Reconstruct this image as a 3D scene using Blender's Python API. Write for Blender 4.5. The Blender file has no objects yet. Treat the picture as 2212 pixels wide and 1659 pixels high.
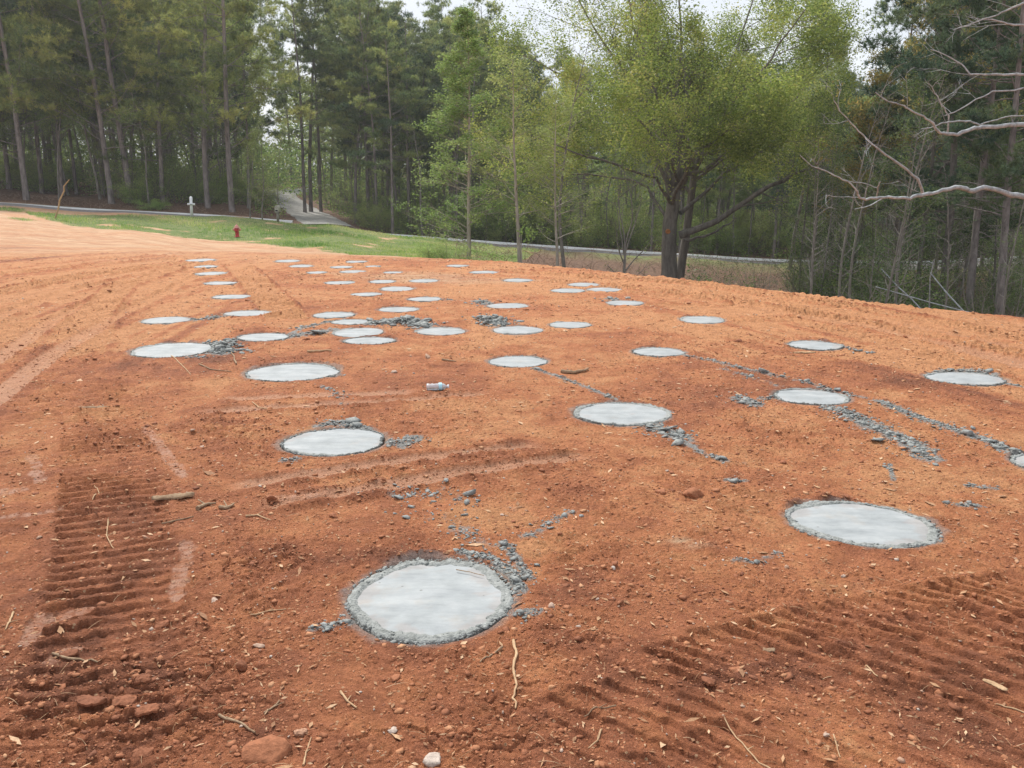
import bpy, math, random
import numpy as np
from mathutils import Vector

# ------------------------------------------------------------------ camera, sky, sun, exposure
SC = bpy.context.scene
CAMZ = 1.6
PIT = math.radians(13.3)
F1 = 1858.0; CX = 1106.0; CY = 829.5          # measuring grid of 2212 x 1659 used when the site was surveyed
cam = bpy.data.objects.new("camera", bpy.data.cameras.new("camera"))
SC.collection.objects.link(cam)
cam.location = (0, 0, CAMZ)
cam.rotation_euler = (math.pi / 2 - PIT, 0, 0)
cam.data.sensor_width = 36.0
cam.data.lens = 36.0 * F1 / 2212.0
cam.data.clip_start = 0.05
cam.data.clip_end = 8000
SC.camera = cam

SUN_ELEV = math.radians(49); SUN_AZ = math.radians(-28)     # azimuth from +Y, clockwise positive
w = bpy.data.worlds.new("World"); SC.world = w; w.use_nodes = True
nt = w.node_tree; nt.nodes.clear()
out = nt.nodes.new("ShaderNodeOutputWorld"); bg = nt.nodes.new("ShaderNodeBackground")
sky = nt.nodes.new("ShaderNodeTexSky"); sky.sky_type = 'NISHITA'; sky.sun_disc = False
sky.sun_elevation = SUN_ELEV; sky.sun_rotation = SUN_AZ; sky.air_density = 1.2; sky.dust_density = 2.5
tc = nt.nodes.new("ShaderNodeTexCoord"); mp = nt.nodes.new("ShaderNodeMapping")
mp.inputs['Scale'].default_value = (1, 1, 2.6)
nz = nt.nodes.new("ShaderNodeTexNoise"); nz.inputs['Scale'].default_value = 2.6; nz.inputs['Detail'].default_value = 7
nz.inputs['Roughness'].default_value = 0.55
cr = nt.nodes.new("ShaderNodeValToRGB")
cr.color_ramp.elements[0].position = 0.30; cr.color_ramp.elements[0].color = (6.6, 7.2, 8.3, 1)
cr.color_ramp.elements[1].position = 0.68; cr.color_ramp.elements[1].color = (9.9, 10.1, 10.4, 1)
mx = nt.nodes.new("ShaderNodeMix"); mx.data_type = 'RGBA'; mx.inputs[0].default_value = 0.86
nt.links.new(tc.outputs['Generated'], mp.inputs[0]); nt.links.new(mp.outputs[0], nz.inputs['Vector'])
nt.links.new(nz.outputs['Fac'], cr.inputs[0]); nt.links.new(sky.outputs[0], mx.inputs[6]); nt.links.new(cr.outputs[0], mx.inputs[7])
nt.links.new(mx.outputs[2], bg.inputs[0]); bg.inputs[1].default_value = 0.082
nt.links.new(bg.outputs[0], out.inputs[0])
sl = bpy.data.lights.new("sun", 'SUN'); sl.energy = 3.3; sl.angle = math.radians(6); sl.color = (1.0, 0.955, 0.89)
so = bpy.data.objects.new("sun", sl); SC.collection.objects.link(so)
sd = Vector((math.sin(SUN_AZ) * math.cos(SUN_ELEV), math.cos(SUN_AZ) * math.cos(SUN_ELEV), math.sin(SUN_ELEV)))
so.rotation_euler = sd.to_track_quat('Z', 'Y').to_euler(); so.location = (-20, 20, 60)
SC.view_settings.view_transform = 'Standard'; SC.view_settings.look = 'None'
SC.view_settings.exposure = 0.52; SC.view_settings.gamma = 1
SC.cycles.max_bounces = 6; SC.cycles.diffuse_bounces = 5; SC.cycles.transmission_bounces = 4
SC.cycles.transparent_max_bounces = 4; SC.cycles.caustics_reflective = False; SC.cycles.caustics_refractive = False

# ------------------------------------------------------------------ helpers
random.seed(7); RNG = np.random.default_rng(7)
SP, CP = math.sin(PIT), math.cos(PIT)
def ray(xd, yd):
    u = (xd - CX) / F1; v = (yd - CY) / F1
    return u, CP - v * SP, -SP - v * CP
def G(xd, yd, z=0.0):                           # point of the level pad seen at a survey coordinate
    u, f, d = ray(xd, yd); t = (z - CAMZ) / d
    return (u * t, f * t)
def AT(xd, yd, Y):                              # point at depth Y
    u, f, d = ray(xd, yd); t = Y / f
    return (u * t, Y, CAMZ + d * t)
def XW(xd, Y): return AT(xd, 391, Y)[0]
def zrow(Y, row): return AT(CX, row, Y)[2]

_TAB = np.random.default_rng(99).random((1024, 1024)).ravel()
def _h(ix, iy, s):
    return _TAB[((ix + s * 37) & 1023) * 1024 + ((iy + s * 101) & 1023)]
def vn(x, y, s=0):
    fx = np.floor(x); fy = np.floor(y); ix = fx.astype(np.int32); iy = fy.astype(np.int32)
    u = x - fx; v = y - fy; u = u * u * (3 - 2 * u); v = v * v * (3 - 2 * v)
    r0 = ((ix + s * 37) & 1023) * 1024; r1 = ((ix + 1 + s * 37) & 1023) * 1024; c0 = (iy + s * 101) & 1023; c1 = (iy + 1 + s * 101) & 1023
    a = _TAB[r0 + c0]; b = _TAB[r1 + c0]; c = _TAB[r0 + c1]; d = _TAB[r1 + c1]
    a = a + (b - a) * u; c = c + (d - c) * u
    return a + (c - a) * v
def fbm(x, y, o=4, s=0, g=0.5):
    r = 0; a = 1.0; t = 0; ca, sa = 0.8, 0.6
    for k in range(o):
        r = r + a * (vn(x, y, s + k * 17) * 2 - 1); t += a; a *= g
        x, y = (x * ca - y * sa) * 2.03 + 3.1, (x * sa + y * ca) * 2.03 + 7.7
    return r / t
def cellf(x, y, s):
    ix = np.floor(x).astype(np.int32); iy = np.floor(y).astype(np.int32)
    f1 = np.full(x.shape, 9.0); f2 = f1.copy(); cid = np.zeros(x.shape)
    for i in (-1, 0, 1):
        for j in (-1, 0, 1):
            jx = ix + i; jy = iy + j
            px = jx + _h(jx, jy, s); py = jy + _h(jx, jy, s + 5)
            d = np.hypot(px - x, py - y); i_ = _h(jx, jy, s + 9)
            m = d < f1
            f2 = np.where(m, f1, np.minimum(f2, d)); cid = np.where(m, i_, cid); f1 = np.where(m, d, f1)
    return f1, f2, cid
def sst(a, b, x):
    t = np.clip((x - a) / (b - a), 0, 1); return t * t * (3 - 2 * t)
def poly_st(x, y, pts):
    best = np.full(x.shape, 1e9); S = np.zeros(x.shape); T = np.full(x.shape, 1e9); L = 0.0
    tot = sum(math.dist(pts[i], pts[i + 1]) for i in range(len(pts) - 1))
    for i in range(len(pts) - 1):
        (ax, ay), (bx, by) = pts[i], pts[i + 1]; l = math.dist(pts[i], pts[i + 1])
        dx, dy = (bx - ax) / l, (by - ay) / l
        s = (x - ax) * dx + (y - ay) * dy; t = (x - ax) * -dy + (y - ay) * dx
        sc = np.clip(s, 0, l); d = np.hypot(s - sc, t)
        m = d < best
        best = np.where(m, d, best); S = np.where(m, L + s, S); T = np.where(m, t, T); L += l
    return S, T, best, tot

# -------- mesh building
class MB:
    def __init__(s): s.v = []; s.f = []; s.cv = []; s.n = 0
    def add(s, verts, faces, cv=0.5):
        verts = np.asarray(verts, dtype=np.float64).reshape(-1, 3); faces = np.asarray(faces, dtype=np.int64)
        if len(verts) == 0: return
        s.v.append(verts); s.f.append(faces + s.n)
        s.cv.append(np.full(len(verts), cv) if np.isscalar(cv) else np.asarray(cv, dtype=np.float64)); s.n += len(verts)
    def tube(s, pts, rad, k=5, cv=0.5, cap=False):
        pts = [Vector(p) for p in pts]; n = len(pts); vs = []; up = Vector((0.31, 0.17, 0.93)); pa = None
        for i, p in enumerate(pts):
            t = (pts[min(i + 1, n - 1)] - pts[max(i - 1, 0)])
            if t.length < 1e-9: t = Vector((0, 0, 1))
            t.normalize()
            a = (pa - t * pa.dot(t)) if pa is not None else t.cross(up)
            if a.length < 1e-4: a = t.cross(Vector((1, 0, 0)))
            a.normalize(); b = t.cross(a); pa = a
            r = rad[i] if hasattr(rad, '__len__') else rad
            for j in range(k):
                q = 2 * math.pi * j / k; c_ = math.cos(q) * r; s_ = math.sin(q) * r
                vs.append((p.x + a.x * c_ + b.x * s_, p.y + a.y * c_ + b.y * s_, p.z + a.z * c_ + b.z * s_))
        fs = [(i * k + j, i * k + (j + 1) % k, (i + 1) * k + (j + 1) % k, (i + 1) * k + j) for i in range(n - 1) for j in range(k)]
        s.add(vs, fs, cv)
        if cap:
            for e, o in ((0, 0), (n - 1, (n - 1) * k)):
                r = pts[e]; b_ = s.n
                s.add([tuple(r)] + vs[o:o + k], [(0, 1 + j, 1 + (j + 1) % k) for j in range(k)], cv)
    def box(s, c, d, cv=0.5):
        x, y, z = c; a, b, h = d[0] / 2, d[1] / 2, d[2] / 2
        v = [(x + i * a, y + j * b, z + k * h) for k in (-1, 1) for j in (-1, 1) for i in (-1, 1)]
        s.add(v, [(0, 2, 3, 1), (4, 5, 7, 6), (0, 1, 5, 4), (2, 6, 7, 3), (0, 4, 6, 2), (1, 3, 7, 5)], cv)
    def build(s, name, mat, parent=None, smooth=False, link=True):
        V = np.concatenate(s.v); CV = np.concatenate(s.cv); me = bpy.data.meshes.new(name)
        cnt = [f.shape[1] for f in s.f for _ in range(1)]
        tot = np.concatenate([np.full(len(f), f.shape[1], dtype=np.int32) for f in s.f])
        idx = np.concatenate([f.ravel() for f in s.f]).astype(np.int32)
        me.vertices.add(len(V)); me.vertices.foreach_set('co', V.astype(np.float32).ravel())
        me.loops.add(len(idx)); me.loops.foreach_set('vertex_index', idx)
        st = np.concatenate(([0], np.cumsum(tot)[:-1])).astype(np.int32)
        me.polygons.add(len(tot)); me.polygons.foreach_set('loop_start', st)
        try: me.polygons.foreach_set('loop_total', tot)
        except Exception: pass
        if smooth: me.polygons.foreach_set('use_smooth', np.ones(len(tot), dtype=bool))
        at = me.attributes.new('cv', 'FLOAT', 'POINT'); at.data.foreach_set('value', CV.astype(np.float32))
        me.update(calc_edges=True)
        for m in (mat if isinstance(mat, (list, tuple)) else [mat]): me.materials.append(m)
        o = bpy.data.objects.new(name, me)
        if link: SC.collection.objects.link(o)
        if parent is not None: o.parent = parent
        return o
def tag(o, label, cat, group=None, kind=None):
    o['label'] = label; o['category'] = cat
    if group: o['group'] = group
    if kind: o['kind'] = kind
    return o
def empty(name, loc, label, cat, group=None):
    o = bpy.data.objects.new(name, None); SC.collection.objects.link(o); o.location = loc
    o.empty_display_size = 0.2
    return tag(o, label, cat, group)
def struct(o): o['kind'] = 'structure'; return o
def dup(root, loc, rz, sc, label, group=None, rx=0.0, ry=0.0):
    r = root.copy(); SC.collection.objects.link(r); r.location = loc; r.rotation_euler = (rx, ry, rz); r.scale = (sc if hasattr(sc, '__len__') else (sc, sc, sc))
    r['label'] = label
    if group: r['group'] = group
    elif 'group' in r: del r['group']
    for ch in list(root.children):
        c = ch.copy(); SC.collection.objects.link(c); c.parent = r
        for g in ch.children:
            d = g.copy(); SC.collection.objects.link(d); d.parent = c
    return r

# -------- materials
def newmat(name):
    m = bpy.data.materials.new(name); m.use_nodes = True; n = m.node_tree
    b = n.nodes['Principled BSDF']; b.inputs['Roughness'].default_value = 0.85
    if 'Specular IOR Level' in b.inputs: b.inputs['Specular IOR Level'].default_value = 0.25
    return m, n, b
def noise_col(n, cols, scale, det=5, vec=None, rough=0.6, pos=None):
    t = n.nodes.new('ShaderNodeTexNoise'); t.inputs['Scale'].default_value = scale; t.inputs['Detail'].default_value = det
    t.inputs['Roughness'].default_value = rough
    if vec is not None: n.links.new(vec, t.inputs['Vector'])
    r = n.nodes.new('ShaderNodeValToRGB'); n.links.new(t.outputs['Fac'], r.inputs[0])
    ps = pos or [0.3 + 0.4 * i / (len(cols) - 1) for i in range(len(cols))]
    while len(r.color_ramp.elements) < len(cols): r.color_ramp.elements.new(0.5)
    for e, c, p in zip(r.color_ramp.elements, cols, ps): e.position = p; e.color = (*c, 1)
    return t, r
def bump(n, b, height, dist, strength=1.0, prev=None):
    bp = n.nodes.new('ShaderNodeBump'); bp.inputs['Distance'].default_value = dist; bp.inputs['Strength'].default_value = strength
    n.links.new(height, bp.inputs['Height'])
    if prev is not None: n.links.new(prev, bp.inputs['Normal'])
    n.links.new(bp.outputs[0], b.inputs['Normal']); return bp.outputs[0]
def wpos(n):
    g = n.nodes.new('ShaderNodeNewGeometry'); return g.outputs['Position']
def mixc(n, fac, a, b, mode='MIX'):
    m = n.nodes.new('ShaderNodeMix'); m.data_type = 'RGBA'; m.blend_type = mode
    if isinstance(fac, float): m.inputs[0].default_value = fac
    else: n.links.new(fac, m.inputs[0])
    for i, v in ((6, a), (7, b)):
        if isinstance(v, tuple): m.inputs[i].default_value = (*v, 1)
        else: n.links.new(v, m.inputs[i])
    return m.outputs[2]
def math_(n, op, a, b=None, clamp=False):
    m = n.nodes.new('ShaderNodeMath'); m.operation = op; m.use_clamp = clamp
    for i, v in ((0, a), (1, b)):
        if v is None: continue
        if isinstance(v, (int, float)): m.inputs[i].default_value = v
        else: n.links.new(v, m.inputs[i])
    return m.outputs[0]
def objpos(n):
    t = n.nodes.new('ShaderNodeTexCoord'); return t.outputs['Object']
def leaf_mat(name, cols, trans=0.35, rough=0.6):
    m, n, b = newmat(name)
    a = n.nodes.new('ShaderNodeAttribute'); a.attribute_name = 'cv'
    r = n.nodes.new('ShaderNodeValToRGB'); n.links.new(a.outputs['Fac'], r.inputs[0])
    while len(r.color_ramp.elements) < len(cols): r.color_ramp.elements.new(0.5)
    for i, (e, c) in enumerate(zip(r.color_ramp.elements, cols)): e.position = i / (len(cols) - 1); e.color = (*c, 1)
    oi = n.nodes.new('ShaderNodeObjectInfo'); hv = n.nodes.new('ShaderNodeHueSaturation')
    v = math_(n, 'MULTIPLY_ADD', oi.outputs['Random'], 0.35); v.node.inputs[2].default_value = 0.84
    n.links.new(v, hv.inputs['Value']); n.links.new(r.outputs[0], hv.inputs['Color'])
    n.links.new(hv.outputs[0], b.inputs['Base Color']); b.inputs['Roughness'].default_value = rough
    t = n.nodes.new('ShaderNodeBsdfTranslucent'); n.links.new(hv.outputs[0], t.inputs[0])
    x = n.nodes.new('ShaderNodeMixShader'); x.inputs[0].default_value = trans
    n.links.new(b.outputs[0], x.inputs[1]); n.links.new(t.outputs[0], x.inputs[2])
    n.links.new(x.outputs[0], n.nodes['Material Output'].inputs[0]); return m
def bark_mat(name, c0, c1, scale=6, stretch=0.25, bd=0.02):
    m, n, b = newmat(name); p = objpos(n)
    mp = n.nodes.new('ShaderNodeMapping'); mp.inputs['Scale'].default_value = (1, 1, stretch); n.links.new(p, mp.inputs[0])
    t, r = noise_col(n, [c0, tuple((a + b_) / 2 for a, b_ in zip(c0, c1)), c1], scale, 6, mp.outputs[0], 0.7)
    n.links.new(r.outputs[0], b.inputs['Base Color']); b.inputs['Roughness'].default_value = 0.95
    t2, _ = noise_col(n, [c0, c1], scale * 3, 4, mp.outputs[0]); bump(n, b, t2.outputs['Fac'], bd); return m

M = {}
M['pine_bark'] = bark_mat('pine_bark', (0.10, 0.085, 0.08), (0.34, 0.30, 0.28))
M['grey_bark'] = bark_mat('grey_bark', (0.10, 0.09, 0.08), (0.30, 0.275, 0.24))
M['oak_bark'] = bark_mat('oak_bark', (0.085, 0.076, 0.068), (0.28, 0.25, 0.225))
M['pale_bark'] = bark_mat('pale_bark', (0.24, 0.20, 0.16), (0.52, 0.47, 0.40), 5)
M['dead_branch'] = bark_mat('dead_branch', (0.17, 0.18, 0.185), (0.52, 0.55, 0.56), 14, 1.0, 0.004)
M['needle'] = leaf_mat('pine_needles', [(0.08, 0.13, 0.065), (0.16, 0.225, 0.09), (0.30, 0.35, 0.12), (0.44, 0.46, 0.16)], 0.45)
M['needle_front'] = leaf_mat('front_pine_needles', [(0.10, 0.15, 0.06), (0.21, 0.27, 0.09), (0.37, 0.41, 0.12), (0.52, 0.52, 0.17)], 0.48)
M['needle_dark'] = leaf_mat('dark_pine_needles', [(0.06, 0.11, 0.07), (0.115, 0.17, 0.09), (0.20, 0.25, 0.10)], 0.42)
M['oak_leaf'] = leaf_mat('oak_leaves', [(0.12, 0.17, 0.045), (0.23, 0.31, 0.07), (0.37, 0.44, 0.10), (0.52, 0.50, 0.16)], 0.5)
M['fresh_leaf'] = leaf_mat('fresh_leaves', [(0.17, 0.28, 0.08), (0.29, 0.42, 0.12), (0.44, 0.55, 0.18)], 0.5)
M['pale_leaf'] = leaf_mat('pale_leaves', [(0.19, 0.25, 0.08), (0.31, 0.38, 0.12), (0.44, 0.48, 0.17)], 0.5)
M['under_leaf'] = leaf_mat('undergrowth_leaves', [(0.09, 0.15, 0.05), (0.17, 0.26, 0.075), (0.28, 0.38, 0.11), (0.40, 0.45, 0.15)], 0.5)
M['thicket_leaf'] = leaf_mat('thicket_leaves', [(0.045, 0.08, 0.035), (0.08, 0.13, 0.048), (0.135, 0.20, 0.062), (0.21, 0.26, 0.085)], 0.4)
M['rust_leaf'] = leaf_mat('budding_leaves', [(0.20, 0.22, 0.07), (0.35, 0.32, 0.10), (0.52, 0.37, 0.13)], 0.5)
M['twig'] = bark_mat('twig_wood', (0.13, 0.11, 0.09), (0.30, 0.265, 0.225), 9)
M['stick'] = bark_mat('stick_wood', (0.17, 0.10, 0.06), (0.42, 0.30, 0.19), 30, 1, 0.003)
M['pale_stick'] = bark_mat('pale_stick_wood', (0.33, 0.20, 0.11), (0.60, 0.42, 0.25), 30, 1, 0.002)
# ------------------------------------------------------------------ the site
# the poured piers: survey x, y, width, height, label
PIERS = [
 (435,562,60,7,'farthest of the left column of round concrete footings, just under the sandy strip'),
 (445,576,48,6,'small round footing second in the left column counted from the hydrant side'),
 (456.5,591,63,7,'round footing third in the left column, with dark crumbs on its face'),
 (476.5,612,71,7,'thin looking round footing fourth in the left column, nothing spilled beside it'),
 (499.5,641.5,83,9,'greyer round footing fifth in the left column with faint cement stain below it'),
 (535.5,677,103,12,'round footing at the right end of the spill trail shared with its left neighbour'),
 (359,692,102,15,'round footing alone at far left with grey spill leading off its right side'),
 (569,729,116,18,'pale oval footing between the two thick grey spill bands, left centre'),
 (374.5,757,171,32,'large footing at left with a heap of grey mortar crumbs on its right edge'),
 (632.5,805.5,199,38,'large footing with a dark broken soil lip and a hole at its upper left'),
 (621,564,56,6,'small far footing below the hydrant, first to the right of the brown rut'),
 (651,575,52,6,'small far footing just under and right of the one below the hydrant'),
 (770.5,565.6,45,5,'very thin far footing closest to the grass edge in the middle'),
 (739,577,50,5,'small far footing in a close pair, the left one'),
 (806.5,575.5,34,5,'tiny far footing in a close pair, the right one'),
 (684.5,589,43,6,'small short footing left of a longer one on the far centre rows'),
 (762,587,56,6,'longer pale footing on the far centre row above the two lens shaped ones'),
 (849.5,589,40,5,'faint footing with a dark crumbly rear lip at the edge of the straw patch'),
 (733.5,611,63,7,'white thin footing left of two lens shaped ones beside the straw patch'),
 (826,608.5,58,8,'lens shaped footing at the left border of the straw patch'),
 (916,607,64,7,'lens shaped footing inside the straw coloured patch of ground'),
 (857.5,624.3,75,10,'footing with a thin grey crumbly rear edge just below the straw patch'),
 (793,636,66,7,'dull thin footing touching a grey smear at its right end'),
 (916.7,646.5,74,9,'footing with a dotted grey trail running off to the right'),
 (860,669,88,11,'bright footing with a thin grey trail off its left end, above the heap of mortar'),
 (721.5,681,91,13,'top left footing of the tight cluster of five in the centre left'),
 (758.8,696,84,12,'second footing of the tight cluster of five, under the top one'),
 (775,718.5,107,20,'largest footing of the tight cluster, almost touching the one below it'),
 (799,736.5,119,16,'lowest footing of the tight cluster, its top touching the one above'),
 (952.5,716,107,17,'white footing with a heap of grey mortar behind its left side'),
 (988,574.4,48,5,'far footing nearest the green bush at the edge of the clay pad'),
 (1044.5,588.4,61,6,'far footing second in the diagonal row leading away from the green bush'),
 (1118.5,605.7,65,7,'far footing third in the diagonal row leading away from the green bush'),
 (1259.8,615,67,8,'upper footing of the group of three in front of the pruned small tree'),
 (1228,628,78,9,'left footing of the group of three in front of the pruned small tree'),
 (1305,626,73,9,'right footing of the group of three in front of the pruned small tree'),
 (1349.5,655,79,11,'footing below the group of three with grey crumbs at its upper left'),
 (1096,661,90,11,'footing with grey mortar crumbs piled against its left end'),
 (1516.5,691.4,95,16,'grey footing below the big spreading tree, alone on smooth clay'),
 (1232,702,92,13,'plain footing with clean edges right of the one with a tail of mortar'),
 (1118.4,713.6,107,18,'footing with a thick tail of grey mortar curling from its upper left'),
 (1422.5,761,114,19,'footing at the start of the long broken trail of spilled concrete'),
 (1119.2,781.5,126,25,'oval footing with a thin trail of spilled concrete from its lower side'),
 (1762,747,116,20,'footing on the right with a small pale plank lying below it'),
 (2086,819,164,30,'rightmost footing on the upper right clay with grey rear crust'),
 (1752,858.5,160,34,'bright footing right of centre with a small mound of mortar to its left'),
 (1340.5,895,206,50,'large footing right of centre with grey crust sliding off its lower right'),
 (721,955.5,224,60,'large footing beside the tyre ruts, mortar crumbs scattered around its rim'),
 (1861,1135,300,96,'big tilted footing at lower right sunk behind a broken clay lip'),
 (932,1300,348,196,'nearest and largest footing with a thick grey lumpy rim'),
 (2252,1003,120,44,'footing cut off by the right edge of the view'),
]
PW = []
for (cx, cy, pw, ph, lab) in PIERS:
    x, y = G(cx, cy); z = math.hypot(0, y) ; L = G(cx - pw / 2, cy); R = G(cx + pw / 2, cy)
    rx = (R[0] - L[0]) / 2
    ya = G(cx, cy + ph / 2)[1]; yb = G(cx, cy - ph / 2)[1]; ry = (yb - ya) / 2
    ry = min(max(ry, rx * 0.62), rx * 1.12)
    y = (ya + yb) / 2; x = (cx - CX) / F1 * y / ray(cx, cy)[1]
    rot = 0.0
    if cx == 1861: rot = -0.28
    PW.append((x, y, rx, ry, rot))

# terrain profiles: survey column -> (depth, height)
def zr(Y, row): return zrow(Y, row)
PROF = {
 -900: [(18, 0), (30, -.2), (45, .1), (52, .2), (58, .3), (63, 2.0), (85, 3.2), (160, 5), (600, 9)],
 0: [(17.6, 0), (30, zr(30, 505)), (45, zr(45, 457)), (51, zr(51, 447)), (59.3, zr(59.3, 438)), (64, zr(64, 408)), (80, 1.7), (160, 4), (600, 9)],
 250: [(19, 0), (30, zr(30, 522)), (42, zr(42, 483)), (48, zr(48, 464)), (53, zr(53, 460)), (59.3, zr(59.3, 456)), (64, zr(64, 428)), (80, 1.2), (160, 3.5), (600, 9)],
 500: [(20, 0), (30, zr(30, 541)), (40, zr(40, 521)), (51, zr(51, 468)), (54, -.75), (59.3, -.75), (66, zr(66, 440)), (90, 0.9), (160, 3), (600, 9)],
 700: [(19, 0), (32, zr(32, 545)), (51, zr(51, 490)), (54, zr(54, 490) ), (59.3, zr(59.3, 488)), (75, zr(75, 460)), (95, zr(95, 432)), (120, .5), (160, 2.4), (600, 9)],
 900: [(18.5, 0), (28, zr(28, 556)), (40, zr(40, 540)), (52, zr(52, 512)), (53.4, zr(53.4, 511)), (54.5, -2.15), (59.3, -2.15), (66, -2.2), (100, -1.8), (160, .5), (600, 8)],
 1000: [(18.1, 0), (24, -1.3), (40, zr(40, 550)), (52.6, zr(52.6, 524)), (54.5, -2.75), (59.3, zr(59.3, 519)), (66, -2.6), (100, -2.2), (160, 0), (600, 8)],
 1100: [(17.6, 0), (20, -.5), (26, -2.3), (40, zr(40, 563)), (52.6, zr(52.6, 533)), (54.5, -3.0), (59.3, zr(59.3, 527)), (66, -2.9), (100, -2.5), (160, 0), (600, 8)],
 1250: [(16.2, 0), (18.5, -.6), (25, -2.8), (40, -2.8), (52.6, zr(52.6, 543)), (54.5, -3.4), (59.3, zr(59.3, 537)), (66, -3.2), (100, -2.8), (160, 0), (600, 8)],
 1400: [(14.9, 0), (17, -.7), (24, -3), (40, -3.1), (52.6, zr(52.6, 553)), (54.5, -3.8), (59.3, zr(59.3, 547)), (66, -3.4), (100, -3.2), (160, -1), (600, 8)],
 1700: [(12.7, 0), (15, -.8), (22, -3.3), (40, -3.8), (52.6, zr(52.6, 569)), (54.5, -4.3), (59.3, zr(59.3, 564)), (66, -3.9), (100, -3.7), (160, -1), (600, 8)],
 2000: [(11, 0), (13, -.8), (20, -3.2), (35, -3.8), (60, -3.9), (100, -3.6), (160, -1), (600, 8)],
 2212: [(10.2, 0), (12, -.8), (19, -3.2), (35, -3.5), (100, -3.4), (160, -1), (600, 8)],
 3000: [(8.5, 0), (10, -.7), (17, -3.0), (35, -3.2), (100, -3), (160, -1), (600, 8)],
}
PK = sorted(PROF); PU = np.array([(k - CX) / F1 for k in PK])
CREST = np.array([PROF[k][0][0] for k in PK], float)
def crestY(x, y):
    u = np.clip(x / np.maximum(y, .5) * 0.9935, PU[0], PU[-1])
    return 1.0 / np.interp(u, PU, 1.0 / CREST) * (1 + .012 * fbm(u * 9, u * 5, 3, 3))
def base(x, y):
    Y = np.maximum(y, 0.5); u = np.clip(x / Y * 0.9935, PU[0], PU[-1]); c = crestY(x, y)
    j = np.clip(np.searchsorted(PU, u) - 1, 0, len(PU) - 2); f = (u - PU[j]) / (PU[j + 1] - PU[j])
    w_ = sst(34, 20, Y); a = np.zeros(Y.shape); b = np.zeros(Y.shape)
    for k, key in enumerate(PK):
        p = [(0, 0)] + PROF[key]; xs_ = [q[0] for q in p]; zs_ = [q[1] for q in p]
        for m_, tgt in ((j == k, a), (j + 1 == k, b)):
            if m_.any(): tgt[m_] = np.interp(Y[m_] + (CREST[k] - c[m_]) * w_[m_], xs_, zs_)
    z = a + (b - a) * sst(0, 1, f)
    return np.where(y > 0.5, z, 0.0)

def GP(l): return [G(*p) for p in l]
# track marks on the pad: points, width, pitch, depth, skew, style
TRK = [
 (GP([(1060, 577), (1500, 600), (1850, 646), (2300, 715)]), .22, .12, .012, 0.0, 'tyre'),
 (GP([(1400, 690), (1700, 690), (2000, 760), (2300, 850)]), .30, .12, .012, 0.0, 'bar'),
 (GP([(-50, 700), (150, 630), (330, 590), (470, 570)]), .3, .12, .014, 0.0, 'tyre'),
 (GP([(-60, 565), (100, 552), (260, 547), (430, 550)]), .5, .12, .02, 0.0, 'tyre'),
 (GP([(175, 1640), (235, 1500), (245, 1300), (250, 1150), (238, 1010), (215, 900), (185, 820)]), .50, .094, .017, 0.0, 'bar'),
 (GP([(30, 930), (100, 850), (150, 770), (190, 700), (225, 650)]), .62, .10, .012, 0.1, 'bar'),
 (GP([(-60, 1010), (0, 850), (20, 760), (40, 690)]), .55, .10, .010, 0.1, 'bar'),
 (GP([(1420, 1465), (1560, 1418), (1700, 1385), (1950, 1330), (2260, 1275)]), .33, .085, .022, 0.55, 'bar'),
 (GP([(1180, 1640), (1400, 1575), (1650, 1500), (1900, 1440), (2300, 1370)]), .50, .105, .0125, 0.6, 'bar'),
 (GP([(1500, 1720), (1750, 1640), (2000, 1580), (2350, 1500)]), .44, .11, .0105, 0.6, 'bar'),
 (GP([(560, 1090), (750, 1066), (950, 1030), (1100, 1006), (1270, 985)]), .17, .03, .024, 0.0, 'tyre'),
 (GP([(500, 1052), (700, 1022), (900, 990), (1050, 972), (1170, 962)]), .15, .03, .020, 0.0, 'tyre'),
 (GP([(430, 890), (550, 883), (800, 871), (1050, 850)]), .14, .03, .016, 0.0, 'tyre'),
 (GP([(480, 862), (650, 855), (900, 848)]), .12, .03, .010, 0.0, 'tyre'),
 (GP([(1090, 585), (1500, 612), (1850, 665), (2300, 745)]), .40, .12, .016, 0.0, 'bar'),
 (GP([(1180, 606), (1500, 637), (1800, 688), (2300, 790)]), .40, .12, .018, 0.0, 'bar'),
 (GP([(1300, 660), (1600, 660), (1900, 715), (2300, 800)]), .20, .10, .012, 0.0, 'tyre'),
 (GP([(-50, 640), (150, 602), (300, 580), (430, 566)]), .5, .12, .02, 0.0, 'bar'),
 (GP([(-50, 600), (150, 578), (400, 558)]), .4, .12, .02, 0.0, 'tyre'),
 (GP([(-60, 900), (120, 760), (300, 660), (420, 600), (470, 572)]), .22, .12, .012, 0.0, 'tyre'),
 (GP([(-40, 800), (120, 690), (270, 620), (400, 578)]), .22, .12, .012, 0.0, 'tyre'),
 (GP([(1150, 590), (1500, 625), (1850, 680), (2300, 775)]), .16, .12, .014, 0.0, 'tyre'),
 (GP([(1250, 625), (1560, 650), (1880, 705), (2300, 815)]), .16, .12, .014, 0.0, 'tyre'),
 (GP([(180, 700), (260, 620), (380, 580), (470, 562)]), .45, .12, .014, 0.0, 'bar'),
 (GP([(620, 690), (560, 620), (515, 575)]), .5, .10, .02, 0.0, 'bar'),
]
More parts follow.
